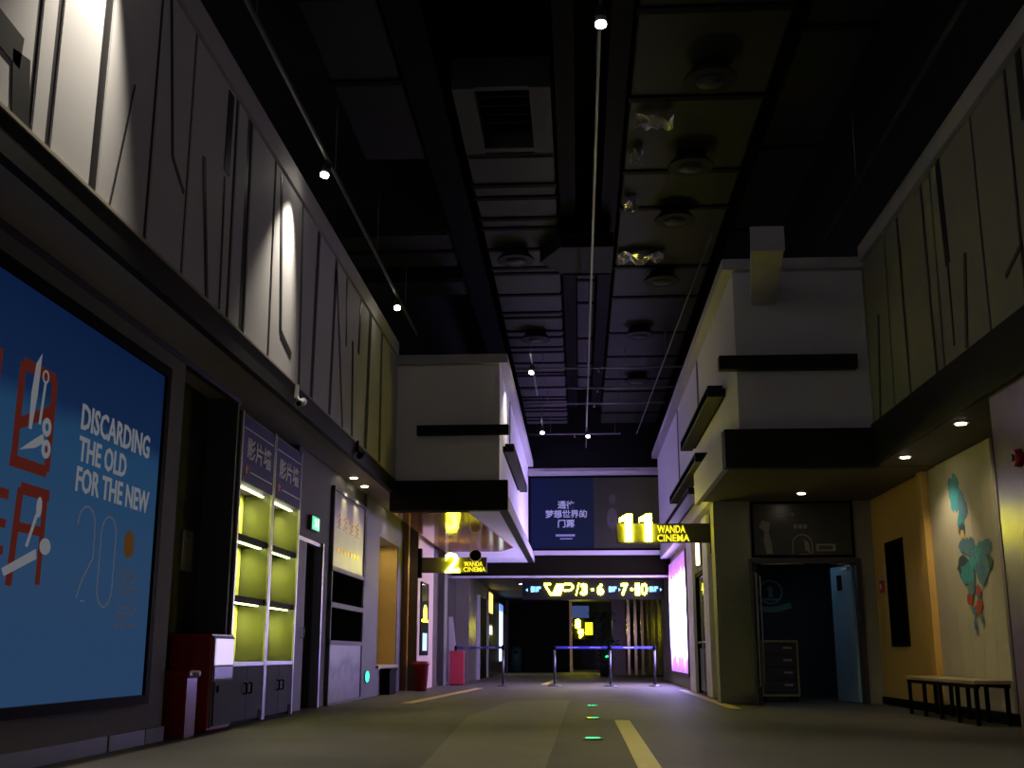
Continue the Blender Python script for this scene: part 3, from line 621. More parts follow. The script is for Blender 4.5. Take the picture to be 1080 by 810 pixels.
# service door
d1 = obj('door_1', MB().box(-4.1,-4.0,15.84,15.9,0,2.46).box(-4.1,-3.96,17.5,17.56,0,2.46).box(-4.1,-4.0,15.9,17.5,2.40,2.46), 'metal', None, 'steel framed service door beside the lit cabinets', 'door', kind='structure')
lf = obj('door_leaf', B(-4.06,-4.01,15.9,16.62,0.01,2.40), 'wall_mauve', d1); obj('handle', MB().tube([(-4.01,16.50,1.02),(-3.97,16.50,1.02),(-3.97,16.50,1.16),(-4.01,16.50,1.16)], .012), 'metal', lf)
obj('door_leaf', B(-4.3,-4.25,16.62,17.5,0.01,2.40), 'black', d1)
t = thing('exit_sign', 'green running man exit sign above the service door', 'exit sign', (-3.93, 16.75, 2.58))
obj('sign_case', B(-3.98,-3.92,16.5,17.0,2.58,2.80,bev=.01), 'metal_dark', t); obj('sign_face', B(-3.92,-3.915,16.52,16.98,2.595,2.785), 'exit_green', t)
obj('sign_symbol', MB().poly((-3.915,0,0), UY, UZ, [(16.60,2.62),(16.70,2.69),(16.62,2.74),(16.74,2.76),(16.80,2.68),(16.74,2.61),(16.70,2.66)], .003).box(-3.915,-3.912,16.84,16.93,2.61,2.77), 'exit_white', t)
# cctv
def cctv(y, x, z, label, m):
    t = thing('security_camera', label, 'camera', (x, y, z-.2))
    obj('bracket', MB().box(x-.02,x+.02,y-.03,y+.03,z-.02,z+.14).cyl((x,y,z),(x+.05,y-.02,z-.06),.02,8), m, t)
    obj('camera_body', MB().cyl((x+.06,y+.09,z-.04),(x+.06,y-.12,z-.11),.045,14), m, t)
    obj('lens', MB().cyl((x+.06,y-.12,z-.11),(x+.06,y-.135,z-.115),.03,12), 'black_gloss', t)
cctv(12.7, -3.26, 3.72, 'pale security camera on the fascia above the cabinets', 'cctv')
cctv(16.4, -3.26, 3.74, 'black security camera on the fascia farther along', 'black')
# advert unit
t = thing('advert_unit', 'tall white framed unit with gold poster, two black screens and lower print', 'advert panel', (-3.95, 19.45, 0))
y0, y1 = 18.06, 20.86
obj('unit_frame', MB().box(-3.99,-3.93,y0,y0+.06,0,3.46).box(-3.99,-3.93,y1-.06,y1,0,3.46).box(-3.99,-3.93,y0,y1,3.40,3.46).box(-3.99,-3.93,y0,y1,2.10,2.17).box(-3.99,-3.93,y0,y1,1.52,1.60).box(-3.99,-3.93,y0,y1,.93,1.0).box(-3.99,-3.93,y0,y1,0,.04), 'white_panel', t)
gp = obj('gold_poster', B(-3.985,-3.955,y0+.06,y1-.06,2.17,3.40), 'ad_gold', t)
for k in range(4):
    y = 18.45 + k*.52; lg = MB()
    for (a, b, c, d) in ((0,.36,2.98,3.02),(.05,.31,2.90,2.93),(.15,.20,2.82,3.06),(0,.36,2.82,2.85)): lg.box(-3.955,-3.95,y+a,y+b,c,d)
    obj('character', lg, 'ad_amber', gp)
for k in range(7): obj('small_character', B(-3.955,-3.95,18.5+k*.27,18.66+k*.27,2.42,2.50), 'ad_amber', gp)
for z0, z1 in ((1.60,2.10),(1.0,1.52)): obj('screen', B(-3.985,-3.96,y0+.06,y1-.06,z0,z1), 'black_gloss', t)
obj('lower_poster', B(-3.985,-3.95,y0+.06,y1-.06,.04,.93), 'poster_lower', t)
obj('trim_28', B(-3.99,-3.94,20.90,20.98,2.0,3.3), 'black', None, 'black upright strip between advert unit and mauve wall', 'trim', kind='structure')
# niche
nl = thing('lit_niche', 'warm ochre lined niche with pale sill in the mauve wall', 'niche', (-4.15, 23.65, .55))
obj('lining', MB().box(-4.4,-4.36,22.45,24.85,.55,3.08).box(-4.36,-3.97,24.81,24.85,.55,3.08).box(-4.36,-3.97,22.45,22.49,.55,3.08), 'ochre_niche', nl)
obj('sill', B(-4.36,-3.90,22.42,24.88,.51,.57), 'bench_wood', nl)
obj('lamp_lens', MB().disc((-4.1,22.75,3.05), UX, UY, .05, .05, .03, 12), 'lamp_warm', nl)
light('AREA', 'niche_light', (-4.15,23.65,3.04), 7, (1,.82,.45), nl, target=R(8), shape='RECTANGLE', size=.2, size_y=1.9)
obj('plinth_block', MB().box(-3.93,-3.76,22.95,23.75,0,.48,bev=.01).box(-3.94,-3.74,22.92,23.78,.46,.50), 'black', None, 'black plinth block standing under the lit niche', 'plinth')
t = thing('floor_exit_sign', 'small glowing green exit marker low on the mauve wall', 'exit sign', (-3.94, 21.4, .26))
obj('marker_case', MB().disc((-3.95,21.4,.38), UY, UZ, .22, .12, .02), 'metal_dark', t); obj('marker_face', MB().disc((-3.93,21.4,.38), UY, UZ, .19, .10, .006), 'exit_cyan', t)
# pier with screen, brown columns
wp = struct('wall_left_pier', B(-5.0, -3.60, 25.6, 28.3, 0, 3.72), 'wall_pink', 'warm pink pier with a narrow screen')
obj('wood_panel', B(-3.95,-3.82,25.5,25.6,0,3.72), 'wood_brown', wp); obj('brass_strip', B(-3.82,-3.79,25.48,25.6,0,3.72), 'brass', wp); obj('wood_panel', B(-3.79,-3.6,25.5,25.6,0,3.72), 'wood_dark', wp)
t = thing('info_screen', 'narrow upright screen on the warm pink pier', 'screen', (-3.58, 26.6, .75))
obj('screen_bezel', B(-3.60,-3.57,25.95,27.25,.75,2.4), 'black', t)
obj('screen_glass', B(-3.57,-3.565,26.0,27.2,1.5,2.36), 'glass_dark', t); obj('screen_lower', B(-3.57,-3.562,26.25,26.95,.86,1.25), 'screen_lower', t); obj('screen_band', MB().disc((-3.565,26.6,1.70), UY, UZ, .35, .2, .004), 'neon_soft', t)
t = thing('trash_bin', 'dark red bin at the foot of the brown column', 'bin', (-3.45, 25.2, 0))
obj('bin_body', MB().lathe((-3.45,25.2,0), [(.13,0),(.17,.55),(.19,.56),(.19,.62),(.16,.62)]), 'red_bin', t); obj('bin_liner', MB().lathe((-3.45,25.2,.6), [(.15,0),(.15,.03),(.1,.03)]), 'black', t)

# ------------------------------------------------------------------ hanging signs
def hang_sign(x0, x1, y, z0, z1, num, nx0, nx1, nz0, nz1, tx0, tx1, label, mount, k=1.0):
    t = thing('hall_sign', label, 'hall sign', ((x0+x1)/2, y, z0))
    obj('sign_board', B(x0,x1,y,y+.12,z0,z1,bev=.01), 'wall_dark', t)
    hh = nz1 - nz0
    if num == '11':
        for xx in (nx0, nx0 + .36):
            obj('hall_number', MB().poly((xx,y-.005,nz0), UX, UZ, [(.10,0),(.24,0),(.24,hh),(.14,hh),(.0,hh*.84),(.0,hh*.70),(.10,hh*.75)], .05), 'neon', t)
    else: obj('hall_number', MB().text(num, (nx0,y-.005,nz0), UX, UZ, nx1-nx0, hh, .05, bold=.03), 'neon', t)
    zt_ = (z0+z1)/2
    obj('cinema_name', MB().text('WANDA', (tx0,y-.004,z0+.175*k), UX, UZ, tx1-tx0-.04, .14*k, .02, bold=.012).text('CINEMA', (tx0-.01,y-.004,z0+.02), UX, UZ, tx1-tx0+.04, .13*k, .02, bold=.012), 'neon_soft', t)
    obj('mount_plate', B(*mount), 'black', t)
    return t
t = hang_sign(.72, 2.44, 21.0, 2.78, 3.13, '11', .77, 1.40, 2.80, 3.31, 1.47, 2.02, 'hanging sign with glowing yellow number eleven', (2.44,2.52,20.95,21.2,2.6,3.3))
t2 = hang_sign(-3.52, -2.05, 25.5, 2.56, 2.90, '2', -2.98, -2.66, 2.56, 3.00, -2.56, -2.10, 'hanging sign with glowing yellow number two', (-3.60,-3.52,25.45,25.65,2.45,3.10), k=.78)
obj('round_emblem', MB().disc((-2.30,25.49,2.94), UX, UZ, .125, .125, .03), 'black', t2)
obj('emblem_rim', MB().ring((-2.30,25.49,2.94), UX, UZ, .125, .145, .03), 'white', t2)

# navy banner on the screen wall
t = thing('banner_screen', 'navy banner with pale Chinese slogan on the cross wall', 'banner', (.5, 31.9, 3.62))
obj('frame', MB().box(-1.38,2.42,31.93,32.0,3.60,3.66).box(-1.38,2.42,31.93,32.0,5.66,5.72).box(-1.38,-1.32,31.93,32.0,3.6,5.72).box(2.36,2.42,31.93,32.0,3.6,5.72), 'black', t)
obj('navy_field', B(-1.32,.46,31.95,32.0,3.66,5.66), 'screen_navy', t)
ph = obj('photo_field', B(.46,2.36,31.95,32.0,3.66,5.66), 'screen_photo', t)
s = MB(); yb = 31.945
for st, z in (('通往',4.78),('梦想世界的',4.52),('门票',4.25)): s.text(st, (-.32,yb,z), UX, UZ, .235*len(st), .23, .01, 'C', bold=.02)
obj('slogan', s, 'screen_text', t)
s = MB(); s.box(-.62,-.08,yb-.01,yb,4.00,4.06).box(-.50,-.15,yb-.01,yb,3.92,3.95); obj('small_print', s, 'screen_text_dim', t)
s = MB(); s.disc((.98,yb,4.5), UX, UZ, .16, .3, -.004).disc((1.0,yb,5.05), UX, UZ, .10, .14, -.004); obj('photo_shape', s, 'ad_mid', ph)
# VIP sign
t = thing('direction_sign', 'long overhead direction sign with VIP and hall numbers in yellow', 'direction sign', (.4, 33, 2.35))
obj('sign_board', B(-1.62,2.45,33.0,33.12,2.30,2.86), 'far_dark', t)
yv = 32.995
s = MB(); s.line((0,yv,0), UX, UZ, [(-.98,2.74),(-.78,2.42)], .05, .03); s.line((0,yv,0), UX, UZ, [(-.98,2.74),(-.80,2.74)], .04, .03)
obj('letter_v', s, 'neon', t)
obj('letter_i', MB().poly((0,yv,0), UX, UZ, [(-.78,2.42),(-.52,2.42),(-.40,2.74),(-.62,2.74)], .03), 'neon', t)
obj('letter_p', MB().line((0,yv,0), UX, UZ, [(-.40,2.74),(-.22,2.74),(-.14,2.66),(-.22,2.56),(-.44,2.56)], .045, .03), 'neon', t)
for ch, x, z, w, h_, bo in (('/',-.08,2.42,.10,.34,0),('3',.06,2.42,.20,.33,.05),('·',.36,2.54,.09,.08,0),('6',.53,2.42,.20,.33,.03),('7',1.22,2.42,.20,.33,.04),('·',1.48,2.54,.09,.08,0),('1',1.62,2.42,.13,.33,.04),('0',1.78,2.42,.20,.33,.015)):
    obj('numeral', MB().text(ch, (x,yv,z), UX, UZ, w, h_, .03, bold=bo), 'neon', t)

s = MB(); s.text('影厅', (-1.38,yv,2.50), UX, UZ, .30, .18, .012, bold=.045); s.text('影厅', (.86,yv,2.50), UX, UZ, .24, .17, .012, bold=.045); s.text('影厅', (2.02,yv,2.50), UX, UZ, .26, .17, .012, bold=.045)
for x, d in ((-1.46,-1),(1.15,1),(2.33,1)): s.poly((x,yv,2.575), UX, UZ, [(0,-.05),(.06*d,0),(0,.05)] if d > 0 else [(0,-.05),(0,.05),(.06*d,0)], .012)
obj('cyan_lettering', s, 'cyan_txt', t)
for x in (-1.3, 2.1): obj('hanger', MB().cyl((x,33.06,2.86),(x,33.06,3.05),.015,8), 'metal_dark', t)

# ------------------------------------------------------------------ right corridor things
t = thing('poster_lightbox', 'tall glowing pink and white lightbox on the corridor wall', 'lightbox', (2.55, 29.5, .28))
obj('lightbox_case', MB().box(2.50,2.58,26.95,27.05,.26,3.22).box(2.5,2.58,32.0,32.1,.26,3.0).box(2.5,2.58,27.05,32.0,.26,.34), 'metal_dark', t)
obj('lit_picture', B(2.515,2.58,27.05,31.9,.34,3.18), 'lightbox_pink', t)
obj('picture_marks', MB().line((2.513,0,0), NY, UZ, [(-28.3,1.2+.6),(-28.5,1.55),(-29.0,1.45),(-29.4,1.6)], .10, .003), 'lb_blue', t)
d2 = obj('door_2', MB().box(2.50,2.58,22.6,22.7,0,2.45).box(2.50,2.58,24.6,24.7,0,2.45).box(2.50,2.58,22.7,24.6,2.37,2.45), 'black', None, 'dark glazed double door in the right corridor wall', 'door', kind='structure')
for a, b in ((22.72,23.63),(23.67,24.58)):
    lf = obj('door_leaf', B(2.54,2.58,a,b,0.02,2.36), 'glass_dark', d2); obj('push_bar', MB().cyl((2.51,a+.1,1.02),(2.51,b-.1,1.02),.02,8), 'metal', lf); obj('kick_plate', B(2.53,2.54,a+.05,b-.05,.05,.9), 'metal_dark', lf)
t = thing('wall_lamp', 'small vertical glowing wall light beside the corridor door', 'wall lamp', (2.42, 24.0, 2.5))
obj('lamp_back', B(2.50,2.56,23.55,23.85,2.55,3.1), 'metal_dark', t); obj('lamp_diffuser', B(2.44,2.50,23.57,23.83,2.57,3.08,bev=.01), mat('lamp_soft',(.9,.9,.8),.4,emit=(1.0,.88,.5),es=2.5), t)

# ------------------------------------------------------------------ cinema door (y 19.3)
d3 = obj('door_3', MB().box(2.86,2.94,19.26,19.5,0,2.34).box(4.62,4.70,19.26,19.5,0,2.34).box(2.94,4.62,19.26,19.5,2.26,2.34), 'door_dark', None, 'open double cinema door with dark frame under the film poster', 'door', kind='structure')
def leaf(hx, hy, ang, w, z1, m, handed):
    d = Vector((math.cos(ang), math.sin(ang), 0)); n = Vector((-d.y, d.x, 0)) * .045
    h0 = Vector((hx, hy, .015)); s = MB(); s.prism([h0, h0 + d*w, h0 + d*w + n, h0 + n], (0,0,z1-.015))
    return s, d, n, h0
s, dd, nn, h0 = leaf(4.62, 19.48, R(101), .85, 2.25, 'door_bluelit', 1)
lf = obj('door_leaf', s, 'door_bluelit', d3, label='right leaf swung inward, blue light put into its colour')
c = h0 + dd*.50 + nn + Vector((0,0,1.83))
obj('window_pane', MB().prism([c - dd*.10, c + dd*.10, c + dd*.10 + Vector((0,0,.26)), c - dd*.10 + Vector((0,0,.26))], nn*.1), 'glass_dark', lf)
obj('window_rim', MB().prism([c - dd*.13 - Vector((0,0,.03)), c + dd*.13 - Vector((0,0,.03)), c + dd*.13 + Vector((0,0,.0)), c - dd*.13], nn*.12), 'metal', lf)
c = h0 + dd*.08 + nn + Vector((0,0,2.15)); obj('door_closer', MB().prism([c, c+dd*.22, c+dd*.22+Vector((0,0,.05)), c+Vector((0,0,.05))], nn), 'metal', lf)
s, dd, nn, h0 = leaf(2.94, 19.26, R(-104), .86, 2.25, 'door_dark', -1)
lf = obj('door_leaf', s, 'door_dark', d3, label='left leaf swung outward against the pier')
for f in (.10, .80):
    c = h0 + dd*f + nn*1.0 + Vector((0,0,.28)); e = c + Vector((0,0,1.75))
    obj('pull_bar', MB().tube([c, c+nn*1.0, e+nn*1.0, e], .014), 'metal', lf)
obj('closer_arm', MB().tube([(3.05,19.24,2.24),(3.4,19.22,2.25),(3.75,19.24,2.25)], .014), 'metal', d3)
obj('closer_arm', MB().tube([(4.3,19.24,2.24),(4.5,19.3,2.25),(4.6,19.4,2.22)], .014), 'metal', d3)
# film poster over the door
t = thing('film_poster', 'dark film poster above the open cinema door', 'poster', (3.76, 19.28, 2.37))
obj('poster_frame', MB().box(2.92,4.62,19.26,19.3,2.36,2.40).box(2.92,4.62,19.26,19.3,3.26,3.30).box(2.92,2.96,19.26,19.3,2.4,3.26).box(4.58,4.62,19.26,19.3,2.4,3.26), 'black', t)
obj('poster_sheet', B(2.96,4.58,19.275,19.3,2.40,3.26), 'ad_dark', t)
s = MB(); yp = 19.272
for x in (3.42,3.52,3.62): s.disc((x,yp,3.08), UX, UZ, .025, .025, .003)
s.poly((0,yp,0), UX, UZ, [(3.16,2.42),(3.26,2.42),(3.25,2.62),(3.21,2.78),(3.24,2.95),(3.10,2.98),(3.05,2.86),(3.14,2.80),(3.12,2.62)], .003)
s.line((0,yp,0), UX, UZ, [(3.60,2.42)] + [(3.76+.16*math.cos(a), 2.58+.16*math.sin(a)) for a in [math.pi*(1-i/10) for i in range(11)]] + [(3.92,2.42)], .02, .003)
s.poly((0,yp,0), UX, UZ, [(3.72,2.42),(3.86,2.42),(3.86,2.46),(3.80,2.48),(3.79,2.66),(3.86,2.60),(3.89,2.42),(3.72,2.40)], .003)
for x in (3.63,3.71,3.79): s.box(x,x+.06,yp-.003,yp,2.84,2.91)
obj('printed_figures', s, 'ad_grey', t)
t = thing('name_plaque', 'small pale plaque with lettering at the lower corner of the film poster', 'plaque', (4.12, 19.26, 2.46))
obj('plaque_plate', B(3.98,4.30,19.25,19.272,2.46,2.58), 'ad_grey', t); obj('plaque_print', MB().box(4.03,4.25,19.246,19.25,2.49,2.55), 'ad_dark', t)
# drawer cabinet inside and emblem on back wall
t = thing('drawer_cabinet', 'dark four drawer cabinet with lime rim inside the doorway', 'cabinet', (3.4, 20.3, 0))
obj('cabinet_body', B(3.12,3.70,20.1,20.6,.12,.98), 'tool_cab', t)
obj('rim', MB().box(3.09,3.73,20.05,20.62,.98,1.02).box(3.70,3.73,20.05,20.1,.10,.98).box(3.09,3.12,20.05,20.1,.10,.98).box(3.09,3.73,20.05,20.1,.09,.12), 'tool_rim', t)
for i in range(4):
    z = .16 + i*.205; d = obj('drawer', B(3.14,3.68,20.08,20.1,z,z+.19,bev=.004), 'tool_cab', t); obj('handle', B(3.48,3.62,20.06,20.08,z+.10,z+.13), 'metal', d)
for x in (3.15,3.67):
    for y in (20.12,20.55): obj('caster', MB().cyl((x-.02,y,.05),(x+.02,y,.05),.05,12), 'black', t)
t = thing('wall_emblem', 'faint green ring emblem with curved lettering band on the dark room wall', 'emblem', (3.66, 22.38, 1.7))
xe, ze = 3.70, 1.95
obj('ring', MB().ring((xe,22.39,ze), UX, UZ, .20, .235, .012), 'logo_green', t); obj('figure', MB().poly((xe,22.39,ze), UX, UZ, [(-.05,-.10),(.05,-.10),(.03,.0),(.07,.07),(0,.12),(-.07,.07),(-.03,0)], .012).box(xe-.13,xe+.13,22.378,22.39,ze-.16,ze-.12), 'logo_green', t)
obj('lettering_band', MB().line((xe,22.39,ze), UX, UZ, [(-.32,-.27),(-.15,-.33),(.1,-.33),(.38,-.25)], .11, .012), 'logo_green', t)
t = thing('ceiling_lamp', 'small bluish ceiling lamp inside the room behind the cinema door', 'ceiling lamp', (3.5, 20.9, 2.54))
obj('lamp_housing', B(3.3,3.7,20.7,21.1,2.57,2.6), 'metal_dark', t); obj('lamp_diffuser', B(3.33,3.67,20.73,21.07,2.56,2.57), mat('lamp_blue',(.6,.8,.9),.4,emit=(.42,.72,1.0),es=1.0), t)
light('AREA', 'lamp_light', (3.5, 20.9, 2.55), 3.6, (.42,.72,1.0), t, target=(4.6,20.2,1.0), size=.3)

# ------------------------------------------------------------------ mural, bench, ochre wall
t = thing('mural_panel', 'pale plaster panel with an abstract blue and red painted patch', 'mural', (4.96, 14.9, .5))
for i in range(6):
    a = 13.66 + i*.425; obj('plaster_board', B(4.95,4.98,a,a+.42,.13,3.32), 'plaster_mural', t)
def blob(cy, cz, ry, rz, seed, m, name, x=4.949):
    random.seed(seed); n = 18
    pts = [(cy + ry*math.cos(2*math.pi*i/n)*random.uniform(.75,1.12), cz + rz*math.sin(2*math.pi*i/n)*random.uniform(.75,1.12)) for i in range(n)]
    obj(name, MB().prism([(x, a, b) for a, b in pts], (-.003,0,0)), m, t)
random.seed(11); k = 0
for cy, cz, ry, rz, n, mats in ((14.95,2.70,.36,.36,11,('paint_teal','paint_blue','paint_teal')), (14.80,2.22,.32,.24,7,('paint_sand','paint_sand','paint_dark')), (14.52,1.88,.62,.32,14,('paint_blue','paint_teal','paint_blue','paint_dark')), (14.70,1.46,.36,.18,6,('paint_red','paint_red','paint_blue')), (14.55,1.22,.2,.14,3,('paint_blue',))):
    for q in range(n):
        blob(cy + random.uniform(-ry,ry)*.75, cz + random.uniform(-rz,rz)*.8, ry*random.uniform(.22,.5), rz*random.uniform(.3,.55), 40+k, mats[q % len(mats)], 'paint_patch', 4.9495 - k*.0004); k += 1
t = thing('bench', 'low bench with pale wooden top and black steel legs under the mural', 'bench', (4.66, 14.9, 0))
obj('seat', B(4.46,4.88,13.5,16.30,.455,.50,bev=.008), 'bench_wood', t)
obj('rail', MB().box(4.48,4.52,13.5,16.28,.41,.455).box(4.82,4.86,13.5,16.28,.41,.455), 'black', t)
for i in range(5):
    y = 13.55 + i*.665
    for x in (4.48, 4.82): obj('leg', B(x,x+.04,y,y+.05,0,.41), 'black', t)
obj('foot_rail', B(4.82,4.86,13.5,16.28,.10,.13), 'black', t)
w1 = obj('window_1', MB().box(4.915,4.93,17.55,17.61,.90,2.52).box(4.915,4.93,18.5,18.56,.90,2.52).box(4.915,4.93,17.61,18.5,.90,.96).box(4.915,4.93,17.61,18.5,2.46,2.52), 'black', None, 'tall narrow dark window in the ochre wall', 'window', kind='structure')
obj('pane', B(4.922,4.93,17.61,18.5,.96,2.46), 'black_gloss', w1); obj('mullion', B(4.915,4.93,18.03,18.07,.96,2.46), 'black', w1)
t = thing('fire_call_point', 'small red call point on the ochre wall beside the dark window', 'call point', (4.92, 18.85, 1.75))
obj('call_box', B(4.89,4.93,18.75,18.95,1.75,1.95,bev=.01), 'red_board', t); obj('call_button', MB().disc((4.89,18.85,1.85), NY, UZ, .04, .04, .008), 'white', t)
t = thing('fire_alarm', 'round red fire alarm on the brown pier at the right edge', 'alarm', (4.15, 10.75, 2.5))
obj('alarm_body', MB().cyl((4.17,10.75,2.59),(4.10,10.75,2.59),.09,18,.075), 'red', t); obj('alarm_lens', MB().cyl((4.10,10.75,2.59),(4.08,10.75,2.59),.035,12), 'metal_dark', t)

# ------------------------------------------------------------------ floor things
def strip(pts, label):
    obj('floor_strip', MB().prism([(a,b,0.001) for a,b in pts], (0,0,.006)), 'yellow_strip', None, label, 'floor strip', 'yellow guide strips on the carpet')
strip([(.40,4.5),(.56,4.5),(.60,14.4),(.42,14.4)], 'yellow guide strip in the foreground centre of the floor')
strip([(-2.92,19.0),(-2.74,19.0),(-2.26,27.3),(-2.44,27.3)], 'yellow guide strip on the left before number two')
strip([(2.20,17.5),(2.38,17.5),(2.36,26.2),(2.20,26.2)], 'yellow guide strip beside the right corridor wall')
strip([(-1.02,30.6),(-.86,30.6),(-.68,35.5),(-.84,35.5)], 'short yellow guide strip behind the belt barrier')
def fl_light(x, y, label, m2):
    t = thing('floor_exit_light', label, 'floor light', (x, y, 0), 'green lights set into the carpet')
    obj('rim_plate', MB().disc((x,y,.001), UX, UY, .10, .10, .012, 20), 'metal_dark', t)
    s = MB(); s.poly((x-.07,y,.013), UX, UY, [(0,-.05),(.05,-.05),(.05,.05),(0,.05)], .004); obj('lens', s, m2, t)
    obj('arrow_lens', MB().poly((x-.01,y,.013), UX, UY, [(0,-.05),(.08,0),(0,.05)], .004), 'led_green', t)
fl_light(.19, 18.2, 'green floor light farthest down the hall', 'led_green'); fl_light(.16, 14.8, 'middle floor light showing lime and green', 'led_lime'); fl_light(.12, 11.3, 'green floor light nearest the camera', 'led_green')

# stanchions and belts
def stanchion(x, y, label):
    t = thing('stanchion', label, 'stanchion', (x, y, 0), 'belt barrier posts')
    obj('base', MB().lathe((x,y,0), [(.17,0),(.17,.015),(.06,.04),(.03,.05)]), 'metal_dark', t)
    obj('post', MB().cyl((x,y,.04),(x,y,.90),.03,14), 'metal_dark', t); obj('head', MB().lathe((x,y,.88), [(.038,0),(.038,.10),(.02,.12)],14), 'black', t)
for x, y, l in ((-3.25,30.4,'belt post behind the red board'), (-1.90,28.9,'belt post left of the gap, free end of the short belt'), (-.62,28.95,'belt post at the left end of the long belt'), (.76,29.0,'belt post in the middle of the long belt'), (1.87,29.1,'belt post at the right end near the pink lightbox')): stanchion(x, y, l)
def belt(a, b, label, words=True):
    t = thing('barrier_belt', label, 'belt', ((a[0]+b[0])/2, (a[1]+b[1])/2, .9))
    a, b = Vector((*a, .91)), Vector((*b, .91)); d = (b-a).normalized(); n = Vector((-d.y, d.x, 0)); a = a + d*.04; b = b - d*.04
    obj('webbing', MB().prism([a, b, b+Vector((0,0,.06)), a+Vector((0,0,.06))], n*.004), 'belt', t)
    s = MB(); L_ = (b-a).length; k = .3
    while k < L_-.3:
        p = a + d*k - n*.001; s.prism([p+Vector((0,0,.02)), p+d*.26+Vector((0,0,.02)), p+d*.26+Vector((0,0,.042)), p+Vector((0,0,.042))], n*-.002); k += .55
    obj('belt_print', s, 'belt_text', t)
belt((-3.25,30.4), (-1.90,28.9), 'short blue belt from the red board to its post'); belt((-.62,28.95), (.76,29.0), 'left half of the long blue belt'); belt((.76,29.0), (1.87,29.1), 'right half of the long blue belt near the lightbox')
t = thing('red_board', 'bright red standing board beside the short belt', 'sign board', (-3.15, 30.0, 0))
obj('board', B(-3.36,-2.98,29.95,30.02,.02,.86,bev=.006), 'red_board', t); obj('foot', B(-3.33,-3.01,29.85,30.15,0,.02), 'black', t)
# pale pier, leaning board, glass panels with reflections
struct('trim_29', B(-3.62, -3.45, 29.4, 30.1, 0, 3.72), 'wall_mauve', 'pale lilac pier behind the number two sign', 'pier')
obj('leaning_board', MB().prism([(-3.46,30.72,0.0),(-3.16,30.72,0.0),(-3.38,30.72,1.75),(-3.48,30.72,1.75)], (0,.05,0)), 'board_grey', None, 'pale grey board leaning against the lilac pier', 'board')
gl = thing('glass_screen', 'row of dark glossy glass panels past the leaning board', 'glass screen', (-3.4, 33.0, 0))
for i in range(6): obj('glass_panel', B(-3.62,-3.58,30.82+i*.45,31.22+i*.45,.05,2.9), 'glass_dark', gl)
obj('frame', MB().box(-3.64,-3.56,30.74,33.5,0,.05).box(-3.64,-3.56,30.74,33.5,2.9,2.96), 'metal_dark', gl)
def lbx(y0, y1, z0, z1, m, label, x=-3.2):
    t = thing('wall_lightbox', label, 'lightbox', (x+.03, (y0+y1)/2, z0)); obj('case', B(x,x+.05,y0-.06,y1+.06,z0-.06,z1+.06), 'metal_dark', t); obj('lit_face', B(x+.05,x+.06,y0,y1,z0,z1), m, t); return t
a = lbx(45.5, 47.6, .5, 2.7, 'lb_white', 'tall white lit poster along the far corridor'); obj('lit_top', B(-3.14,-3.13,45.5,47.6,2.45,2.72), 'lb_blue', a)
lbx(49.0, 50.2, 1.0, 2.4, 'board_grey', 'dim small poster beyond the white lit poster')
lbx(40.3, 42.0, 2.2, 2.9, 'lb_amber', 'small amber lit sign in the far corridor'); lbx(40.5, 41.8, 1.45, 1.75, 'lb_white', 'tiny white lit panel below the amber sign')
t = thing('slatted_recess', 'dark doorway with pale jambs in the far stone wall', 'doorway', (-3.15, 38, 0))
obj('jamb', B(-3.2,-3.12,36.2,36.5,0,2.6), 'board_grey', t); obj('jamb', B(-3.2,-3.12,39.7,39.9,0,2.6), 'board_grey', t); obj('opening', B(-3.2,-3.18,36.5,39.7,0,2.6), 'black', t)
t = thing('bottle_bin', 'dark teal rounded bin against the black end wall', 'bin', (-2.75, 50.4, 0))
obj('bin_body', MB().lathe((-2.75,50.4,0), [(.25,0),(.28,.8),(.24,1.0),(.12,1.1)]), 'green_bin', t); obj('bin_flap', B(-2.83,-2.67,50.1,50.14,.78,.9), 'black', t)
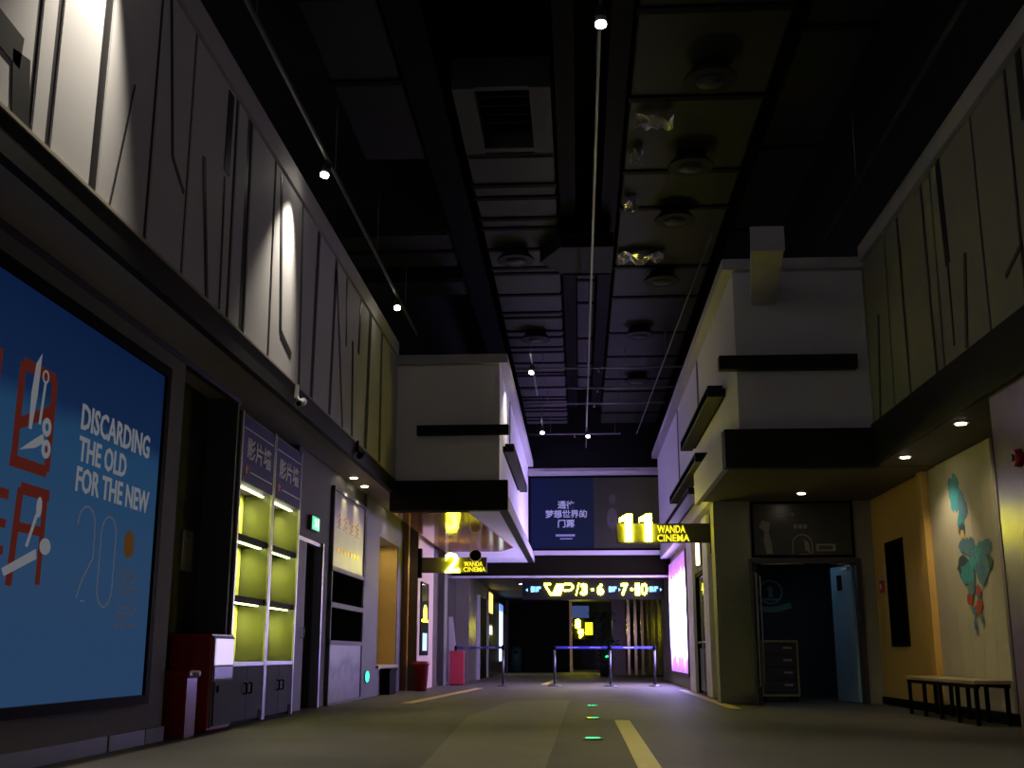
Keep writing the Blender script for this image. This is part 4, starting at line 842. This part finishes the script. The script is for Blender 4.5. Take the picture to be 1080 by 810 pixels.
# fins, plant, end things
fn = thing('slat_divider', 'row of upright brown slats beside the pink lightbox wall', 'divider', (2.2, 42, 0))
for i in range(5):
    x = 1.74 + i*.25; obj('slat', B(x,x+.10,42,42.3,0.05,3.05), 'fin', fn)
obj('bottom_rail', B(1.2,2.95,42,42.3,0,.05), 'wood_dark', fn); obj('end_board', B(1.2,1.68,42,42.3,0.05,3.05), 'wood_brown', fn)
pl = thing('potted_tree', 'dark leafy potted tree beside the brown slats', 'plant', (.9, 41.2, 0))
obj('pot', MB().lathe((.9,41.2,0), [(.16,0),(.24,.42),(.26,.45),(.2,.45)]), 'pot', pl); obj('trunk', MB().tube([(.9,41.2,.4),(.93,41.2,.9),(.88,41.2,1.5)], .03), 'wood_dark', pl)
random.seed(5); s = MB()
for i in range(170):
    c = Vector((.9+random.gauss(0,.17), 41.2+random.gauss(0,.17), random.uniform(.6,2.25))); u = Vector((random.uniform(-1,1),random.uniform(-1,1),random.uniform(-.6,.6))).normalized(); v = u.orthogonal().normalized()
    s.prism([c, c+u*.09+v*.04, c+u*.20, c+u*.09-v*.04], u.cross(v)*.003)
obj('foliage', s, 'leaf', pl, kind='stuff')
obj('green_lamp', MB().disc((.97,40.95,.68), UX, UZ, .05, .05, .02), 'led_green', pl)
t = thing('hanging_screen', 'blue television hanging above the last passage', 'screen', (0, 51.8, 2.6))
obj('bezel', B(-.56,.50,51.75,51.85,2.30,2.92), 'black', t); obj('picture', B(-.52,.46,51.74,51.75,2.34,2.88), 'tv_blue', t)
t = thing('lit_sign', 'small yellow lit sign with two stacked numerals at the last passage', 'sign', (-.05, 52, 1.5))
obj('numeral', MB().text('8', (-.18,51.95,1.88), UX, UZ, .26, .42, .03, bold=.05), 'neon', t); obj('numeral', MB().text('9', (-.05,51.95,1.45), UX, UZ, .26, .42, .03, bold=.05), 'neon', t); obj('name_block', B(.28,.62,51.97,52.0,1.6,2.15), 'neon_soft', t); obj('hanger', MB().cyl((0,51.97,2.3),(0,51.97,3.0),.02,8), 'metal_dark', t); obj('sign_board', B(-.25,.68,52.0,52.04,1.4,2.35), 'far_dark', t)
for x, y, l in ((-1.6,47,'ceiling lamp near the black end wall'), (.3,44,'ceiling lamp before the last passage'), (1.8,38,'ceiling lamp above the brown slats'), (-1.9,38,'ceiling lamp above the far stone wall'), (.6,57,'ceiling lamp inside the last passage')):
    downlight(x, y, 3.05, l, 30, 120, col=(1,.9,.6))
